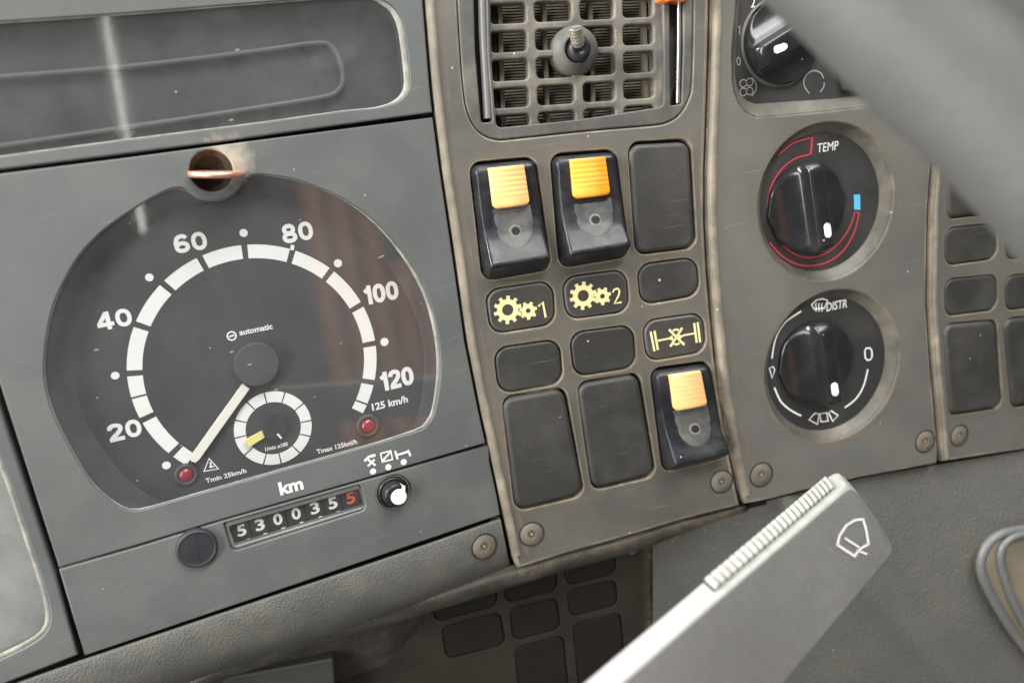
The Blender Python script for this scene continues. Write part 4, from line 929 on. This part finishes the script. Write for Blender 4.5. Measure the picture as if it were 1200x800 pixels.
# fan control plate at the top
fp = empty('fan_control_plate', Cc.W(950, 60, -.003), 'dark fan control plate at the top right with fan symbol, partly behind the steering wheel', 'control plate')
HFp = -.0018
u = UV(Cc, [(869, -60), (866, 0), (862, 60), (861.5, 88), (863, 100), (867.5, 111), (874, 118), (885, 122), (975, 116), (1060, 106), (1070, -60)], HFp, .002)
q = ccw(UV(Cc, fan, HC, .0025)); 
mb = MB(); sheet_mb(mb, Cc, inset(q, -.0003), HFp); mb.build('plate_face', M['knobface'], fp)
cc0 = Cc.uv(950, 40, HC); a_ = polar(q, cc0, 120); b_ = polar(ccw(u), cc0, 120)
mb = MB(); grid(mb, [[Cc.at(p, HC - .0006) for p in a_], [Cc.at(p.lerp(k, .5), (HC + HFp) / 2 - .0004) for p, k in zip(a_, b_)], [Cc.at(p, HFp + .0001) for p in b_]], True); mb.build('plate_surround', M['bowl'], fp)
kcf = Cc.uv(915, 49, HFp + .001); kRf = 47.5 * mpp(Cc, 915, 49)
mb = MB(); lathe_mb(mb, Cc, kcf, [(kRf * 1.04, HFp + .0002), (kRf * 1.03, HFp + .0008), (kRf * .98, HFp + .0008)], 60, cap=False); mb.build('knob_ring', M['bowl'], fp)
hm = HFp + .0002
mb = MB()
text_mb(mb, '2', Cc, 882.5, 3, 11, hm, wpx=6.5); mb.build('number', M['white'], fp)
mb = MB(); pstroke(mb, Cc, [(864.5, 32.5), (867, 30), (866.5, 41)], 1.2, hm); mb.build('faded_number', M['greyprint'], fp)
mb = MB(); text_mb(mb, '0', Cc, 865.5, 72, 9.5, hm, wpx=5.5); mb.build('faded_number', M['greyprint'], fp)
mb = MB()
for cx, cy in ((871, 98), (878.5, 96.5), (871, 108), (878.5, 107)): stroke_mb(mb, Cc, circ(Cc.uv(cx, cy, hm), 4.2 * mpp(Cc, 875, 103), 16), 1.3 * mpp(Cc, 875, 103), hm, True)
pstroke(mb, Cc, [(881, 91), (885.5, 97), (886, 105), (881, 113)], 1.4, hm, sm=5); mb.build('fan_symbol', M['greyprint'], fp)
mb = MB(); cst = [(948.5, 110), (943.5, 103), (942, 95), (946, 87), (954, 83), (962, 86), (965, 92)]
pstroke(mb, Cc, cst, 1.6, hm, sm=5); pstroke(mb, Cc, [(966, 97), (965, 103), (961, 108)], 1.6, hm, sm=4); mb.build('recirculation_symbol', M['greyprint'], fp)
kt = MB(); knobgrip(kt, Cc, kcf, kRf * .98, math.radians(203), HFp + .0002, HFp + .0028, HFp + .0115, .0085); fk = kt.build('knob', M['knob'], fp)
mb = MB(); psheet(mb, Cc, [(906.5, 57), (908, 54), (919, 50.5), (922.5, 52), (923, 56), (920, 59), (911, 63), (907.5, 62)], HFp + .0118); mb.build('white_marker', M['whitemark'], fk)
tag(plate('fan_plate_button', Cc, UV(Cc, [(983, 78), (1050, 70), (1054, 102), (988, 107)], 0, .0014), .0004, HFp, M['knobface'], None, r=.0006), 'dark rectangular push button on the fan plate beside the steering wheel rim', 'button')
# ================================================================== right panel
rp = empty('right_switch_panel', D.W(1150, 520, -.004), 'dusty grey panel with blanking plates at the right edge of the dashboard', 'dashboard panel')
HDd = .0020
dq = [([(1112, 150), (1165, 146), (1168, 249), (1111, 256)], 1, 'tall dark blanking plate just below the steering wheel rim'), ([(1108, 268), (1168, 262), (1168, 302), (1109, 311)], 0, 'upper of two small blanking plates in the left column of the right panel'),
      ([(1107, 328), (1168, 322), (1168, 362), (1109, 370)], 0, 'lower of two small blanking plates in the left column of the right panel'), ([(1107, 381), (1167, 376), (1174, 477), (1114, 486)], 1, 'tall blanking plate above the screw in the right panel'),
      ([(1178, 262), (1238, 256), (1240, 297), (1180, 304)], 0, 'small blanking plate at the right picture edge touching the wheel rim shadow'), ([(1177, 324), (1238, 318), (1240, 356), (1180, 363)], 0, 'small blanking plate at the right picture edge, beside the lower small plate'),
      ([(1177, 375), (1238, 369), (1245, 467), (1187, 477)], 1, 'tall blanking plate cut off by the right picture edge')]
left = [(xat(seamCD, y) + 1.6, y) for y in (-60, 60, 120, 180, 242, 280, 320, 355, 390, 422, 472, 500, 522, 541)]
out = left + [(1200, 527), (1300, 508), (1300, -60)]
plate('panel_plate', D, UV(D, out, HDd), HDd, -.007, [M['consoleC'], M['wornedge']], rp, r=.0016, holes=[UV(D, grow(q, 1.1, 1.0 if b else 0), HDd, .0042 if b else .0050) for q, b, l in dq], hr=.0005, hdepth=-.003, emi=1, hemi=1, wmi=1, seg=5)
lip = [(xat(seamCD, y) + 8, y) for y in (60, 120, 180, 242, 280, 320, 355, 390, 422, 472, 500, 522, 536)]
u = spline([D.uv(x, y, HDd) for x, y in lip], 3); mb = MB(); rows = []
for k in range(7):
    a = math.pi * k / 6; rows.append([D.at((p.x - .0013 * math.cos(a), p.y), HDd - .0002 + .0007 * math.sin(a)) for p in u])
grid(mb, rows, flip=True); mb.build('edge_bead', M['wornedge'], rp)
fringe('dust_film', D, [UV(D, grow(q, 1.1, 1.0 if b else 0), HDd, .0042 if b else .0050) for q, b, l in dq], .0030, HDd + .00006, rp, gap=.0005)
screw(rp, D, 1124, 510, 10, HDd)
mb = MB(); psheet(mb, D, [(1097, -60), (1300, -60), (1300, 500), (1108, 538)], -.0032); mb.build('back_board', M['black'], rp)
for q, b, l in dq: blank('blanking_plate', D, q, HDd + (.0013 if b else .0003), M['blank'], l, 'blanking plate', 'blanking plates of the right panel', r=.0040 if b else .0048, bev=.0018 if b else .0009)
# ================================================================== padded dashboard surface, right and lower
HK = -.032
rx0, ry0, rx1, ry1 = 985, 655, 1135, 818
rl_ = math.hypot(rx1 - rx0, ry1 - ry0); nx, ny = -(ry1 - ry0) / rl_, (rx1 - rx0) / rl_       # points left-down
topb = [(748, 628), (800, 612), (872, 593), (904, 586.5), (960, 572), (1009, 561), (1042, 555), (1102, 544.5), (1200, 528.5), (1340, 503)]
def ytop(x):
    for (x0, y0), (x1, y1) in zip(topb, topb[1:]):
        if x0 <= x <= x1: return y0 + (y1 - y0) * (x - x0) / (x1 - x0)
mb = MB(); rows = []
for j in range(71):
    row = []
    for i in range(101):
        x = 765 + (1335 - 765) * i / 100; t = j / 70; y = ytop(x) - 1 + (960 - ytop(x)) * t
        d = (x - rx0) * nx + (y - ry0) * ny                          # >0 left of the ridge
        h = -.0035 + .010 * (1 - math.exp(-t * 3)) 
        sm = .5 * (d + math.sqrt(d * d + 160)); h -= sm * .00016; h += .0050 * math.exp(-(d / 15) ** 2); f = max(0, min(1, (x - 765) / 150)); f = f * f * (3 - 2 * f); h = HK * (1 - f) + h * f
        row.append(Cc.W(x, y, h))
    rows.append(row)
grid(mb, rows, flip=True)
tag(mb.build('dashboard_pad', M['pad']), kind='structure')
mb = MB(); psheet(mb, Cc, [(874, 590), (1009, 556), (1340, 498), (1340, 512), (1009, 564), (876, 596)], -.0065); tag(mb.build('panel_gap_backing', M['black']), kind='structure')
# rubber-rimmed cup at right
cup = empty('rubber_rimmed_hatch', Cc.W(1200, 690, .004), 'rounded hatch with two grey rubber ridges on the pad at the right edge', 'hatch')
o1 = [(1290, 606), (1220, 617), (1180, 622), (1160, 631), (1149, 645), (1145, 664), (1152, 686), (1168, 716), (1188, 746), (1215, 776), (1260, 800)]
o2 = [(1290, 611), (1225, 621), (1190, 627), (1175, 636), (1169, 650), (1172, 668), (1182, 698), (1198, 730), (1215, 756), (1240, 775), (1270, 785)]
def hp_(y): return .0045
u1 = spline([Vector(p) for p in o1], 6); u2 = spline([Vector(p) for p in o2], 6)
mb = MB(); tube_mb(mb, [Cc.W(p.x + 4, p.y, .0075) for p in u1], .0021, 12); mb.build('outer_ridge', M['rubber'], cup)
mb = MB(); tube_mb(mb, [Cc.W(p.x + 3, p.y, .0095) for p in u2], .0018, 12); mb.build('inner_ridge', M['rubber'], cup)
mb = MB(); grid(mb, [[Cc.W(p.x + 1, p.y, -.004) for p in u1], [Cc.W(p.x + 1.5, p.y, .0065) for p in u1], [Cc.W(p.x + 8, p.y + 1, .0082) for p in u1], [Cc.W(p.x, p.y, .0085) for p in u2]], flip=True); mb.build('side_wall', M['brown'], cup)
mb = MB(); sheet_mb(mb, Cc, [Cc.uv(p.x + 3, p.y, .0088) for p in u2], .0088); mb.build('hatch_face', M['brown'], cup)
# ================================================================== lower recess: knee panel with dark blanks
kp = empty('knee_panel', B.W(650, 700, -.05), 'shaded brown lower panel set back under the console, with dark blanking plates', 'dashboard panel')
out = [(380, 690), (560, 640), (750, 600), (761, 625), (764, 715), (764, 860), (380, 900)]
kq = [[(505, 702), (580, 683), (583, 709), (512, 728)], [(590, 682), (652, 664), (653, 691), (594, 706)], [(661, 662), (720, 645), (722, 671), (667, 686)], [(598, 714), (652, 700), (657, 736), (602, 750)],
      [(665, 692), (721, 679), (724, 708), (669, 722)], [(518, 735), (586, 717), (592, 754), (524, 772)], [(604, 759), (660, 744), (668, 830), (612, 846)], [(672, 731), (727, 717), (734, 800), (680, 816)]]
plate('panel_plate', B, UV(B, out, HK, .002), HK, HK - .006, [M['knee'], M['knee']], kp, r=.001, holes=[UV(B, grow(q, .8), HK, .004) for q in kq], hr=.0006, hdepth=HK - .003)
mb = MB(); psheet(mb, B, [(200, 560), (900, 560), (900, 1000), (100, 1000)], HK - .007); tag(mb.build('footwell_backing', M['black']), kind='structure')
screw(kp, B, 741, 643, 7, HK)
labs = ['dark blank in the knee panel nearest the lower trim, half hidden by the rail', 'dark blank in the knee panel, middle of the top row', 'dark blank in the knee panel, top right beside the small screw', 'dark blank in the knee panel, middle of the second row', 'dark blank in the knee panel, right end of the second row',
        'dark blank in the knee panel, left end of the second row', 'tall dark blank low in the knee panel, left one', 'tall dark blank low in the knee panel, right one beside the stalk']
for q, l in zip(kq, labs): blank('blanking_plate', B, q, HK + .0003, M['kneeb'], l, 'blanking plate', 'blanking plates of the knee panel', r=.0038, bev=.0008, hb=HK - .003)
fringe('dust_film', B, [[B.uv(x, y, HK) for x, y in ((752, 600), (761, 625), (764, 715), (764, 860))]], -.006, HK + .0001, kp, closed=False)
fringe('dust_film', B, [[B.uv(x, y, HK) for x, y in ((752, 600), (761, 625), (764, 715), (764, 860))]], .006, HK + .0001, kp, closed=False)
# brown lower shelf and tray at bottom left
mb = MB(); sh = [(60, 870), (235, 797), (300, 772), (400, 738), (480, 709), (520, 697), (600, 672)]
s2 = spline([Vector(p) for p in sh], 6); rows = []
for dy, h in ((-12, -.020), (-1, -.0145), (3, -.0135), (10, -.0145), (30, -.022), (60, -.034), (160, -.05)): rows.append([B.W(p.x + dy * .15, p.y + dy, h - max(0, p.x - 450) * .0003) for p in s2])
grid(mb, rows, flip=True)
tag(mb.build('lower_shelf', M['lower']), 'brown textured shelf edge below the lower trim at the bottom left', 'shelf')
tag(plate('storage_tray', B, UV(B, [(262, 794), (391, 771), (396, 870), (270, 900)], -.012, .001), -.012, -.03, M['tray'], None, r=.001), 'dark flat tray lid at the bottom edge under the lower trim', 'tray')
# ================================================================== wiper stalk
st = empty('wiper_stalk', world(ray(900, 700) * .24), 'grey control stalk with ribbed pale top and windscreen wiper symbol on its flat side', 'stalk')
def pz(x, y, z): return ray(x, y) * (z * (1.2 if z < .24 and y > 500 else 1))
E2t, E3t, E1t = pz(995, 570, .216), pz(1049, 648, .221), pz(978, 547, .229)
E2b = pz(640, 877, .125)
def onplane(x, y, a, b_, c): n = (b_ - a).cross(c - a); r = ray(x, y); return r * (a.dot(n) / r.dot(n))
E3b = onplane(795, 945, E2t, E2b, E3t); E1b = onplane(600, 868, E2t, E2b, E1t)
E4t, E4b = E3t + (E1t - E2t) * .85, E3b + (E1b - E2b) * .85
def secpts(t, k=1.0, r=.16):
    c4 = [E1t.lerp(E1b, t), E2t.lerp(E2b, t), E3t.lerp(E3b, t), E4t.lerp(E4b, t)]; cn = sum(c4, Vector()) / 4; c4 = [cn + (p - cn) * k for p in c4]; out = []
    for i in range(4):
        p, a, b = c4[i], c4[i - 1], c4[(i + 1) % 4]; L1, L2 = (a - p).length, (b - p).length; rr = min(L1, L2) * r * (1.6 if i == 0 else .75)
        P, Q = p + (a - p).normalized() * rr, p + (b - p).normalized() * rr
        for s in range(6): s /= 5; out.append(P * (1 - s) ** 2 + p * 2 * s * (1 - s) + Q * s * s)
    return out
ts = [0, .01, .02, .04, .07, .1, .15, .2, .3, .4, .5, .6, .7, .8, .9, 1]
axs = ((E2t - E2b).normalized()); mb = MB(); rows = []
for k, dd in ((.30, .0028), (.60, .0024), (.80, .0017), (.92, .0009), (.98, .0002)): rows.append([world(p + axs * dd) for p in secpts(0, k, .34)])
rows += [[world(p) for p in secpts(t, 1, {0: .30, .01: .24, .02: .19}.get(t, .16))] for t in ts]
grid(mb, rows, True); mb.add(rows[0], [list(range(24))], False)
for i in range(len(mb.f) - 1):          # top side paler: wear plus the daylight highlight put into its colour
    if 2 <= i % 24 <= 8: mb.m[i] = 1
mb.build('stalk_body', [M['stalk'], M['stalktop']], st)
# ribbed grip on the top side (between edge 1 and edge 2)
def topside(t, s, up=0):
    a, b = E1t.lerp(E1b, t), E2t.lerp(E2b, t); n = (E2t - E1t).cross(E2b - E2t).normalized(); cn = (E3t.lerp(E3b, t))
    if n.dot(a - cn) < 0: n = -n
    return world(a.lerp(b, s) + n * up)
NR = 25; t0_, t1_ = .06, .56
for k in range(NR):                      # one raised rib after another with dark gaps between
    a_ = t0_ + (t1_ - t0_) * k / NR; b_ = a_ + (t1_ - t0_) / NR * .72; mb = MB(); rows = []
    for t, e_ in ((a_, -.4), (a_ + .0008, 1), (b_ - .0008, 1), (b_, -.4)): rows.append([topside(t, s, .0009 * max(e_, 0) * w_ - .0003 * (1 - w_) - (.0002 if e_ < 0 else 0)) for s, w_ in ((.05, 0), (.12, 1), (.3, 1.1), (.55, 1.1), (.66, 1), (.70, 0))])
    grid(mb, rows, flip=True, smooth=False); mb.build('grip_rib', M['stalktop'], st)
mb = MB(); grid(mb, [[topside(t, s, .00025) for s in (.06, .35, .69)] for t in (t0_ - .003, t1_ + .002)], flip=True); mb.build('grip_base', M['groove'], st)
def front(t, s, up=.0): 
    a, b = E2t.lerp(E2b, t), E3t.lerp(E3b, t); n = (E3t - E2t).cross(E2b - E2t).normalized()
    if n.z > 0: n = -n
    return world(a.lerp(b, s) + n * up)
class SF:                            # pixel -> point on the stalk's flat front
    pass
def onfront(x, y, up=.00025):
    n = (E3t - E2t).cross(E2b - E2t).normalized(); n = -n if n.z > 0 else n; r = ray(x, y); return world(r * ((E2t + n * up).dot(n) / r.dot(n)))
def fstroke(mb, pts, w):
    L_, R_ = [], []
    for i in range(len(pts)):
        a, c = Vector(pts[max(0, i - 1)]), Vector(pts[min(len(pts) - 1, i + 1)]); d = (c - a).normalized(); n = Vector((-d.y, d.x)) * w / 2; p = Vector(pts[i]); L_.append(onfront(*(p + n))); R_.append(onfront(*(p - n)))
    N = len(pts); mb.add(L_ + R_, [[i, N + i, N + i + 1, i + 1] for i in range(N - 1)], False)
mb = MB()
fstroke(mb, [(981, 639), (984, 627), (992, 615), (1002, 609), (1011, 608)], 3); fstroke(mb, [(1011, 607), (1015, 620), (1018, 638)], 3); fstroke(mb, [(981, 638), (1003, 652)], 3.2)
fstroke(mb, [(990, 630), (1007, 641)], 2.6); fstroke(mb, [(1018, 637), (1009, 642), (1002, 650)], 3); fstroke(mb, [(1004, 644), (1016, 649)], 2.6)
mb.build('wiper_symbol', M['whitemark'], st)
# ================================================================== brown sheet added behind the camera to give the dial window its reddish reflection
mb = MB(); rows = []
for j in range(9):
    row = []
    for i in range(25):
        x = 372 + 150 * i / 24 + (j - 4) * 9; y = 150 + 430 * j / 8; row.append(world(mirrored(x, y, -.0011, .75 + .006 * math.sin(i * 1.3)) ))
    rows.append(row)
grid(mb, rows); tag(mb.build('added_reflection_sheet', mat('brown_reflection_cloth', (.50, .23, .14), .9, .4, 300, (.40, .19, .12), .5, 8)), kind='structure')
# ================================================================== steering wheel rim
sw = MB()
cl = [(800, -250, .172), (900, -125, .168), (1014, -9, .163), (1090, 62, .160), (1158, 123, .157), (1262, 232, .153), (1350, 345, .150), (1420, 460, .148)]
P = spline([pz(*p) * .86 for p in cl], 10)
tube_mb(sw, [world(p) for p in P], .0124, 32)
tag(sw.build('steering_wheel', M['wheel']), 'thick blurred grey steering wheel rim crossing the upper right corner', 'steering wheel')
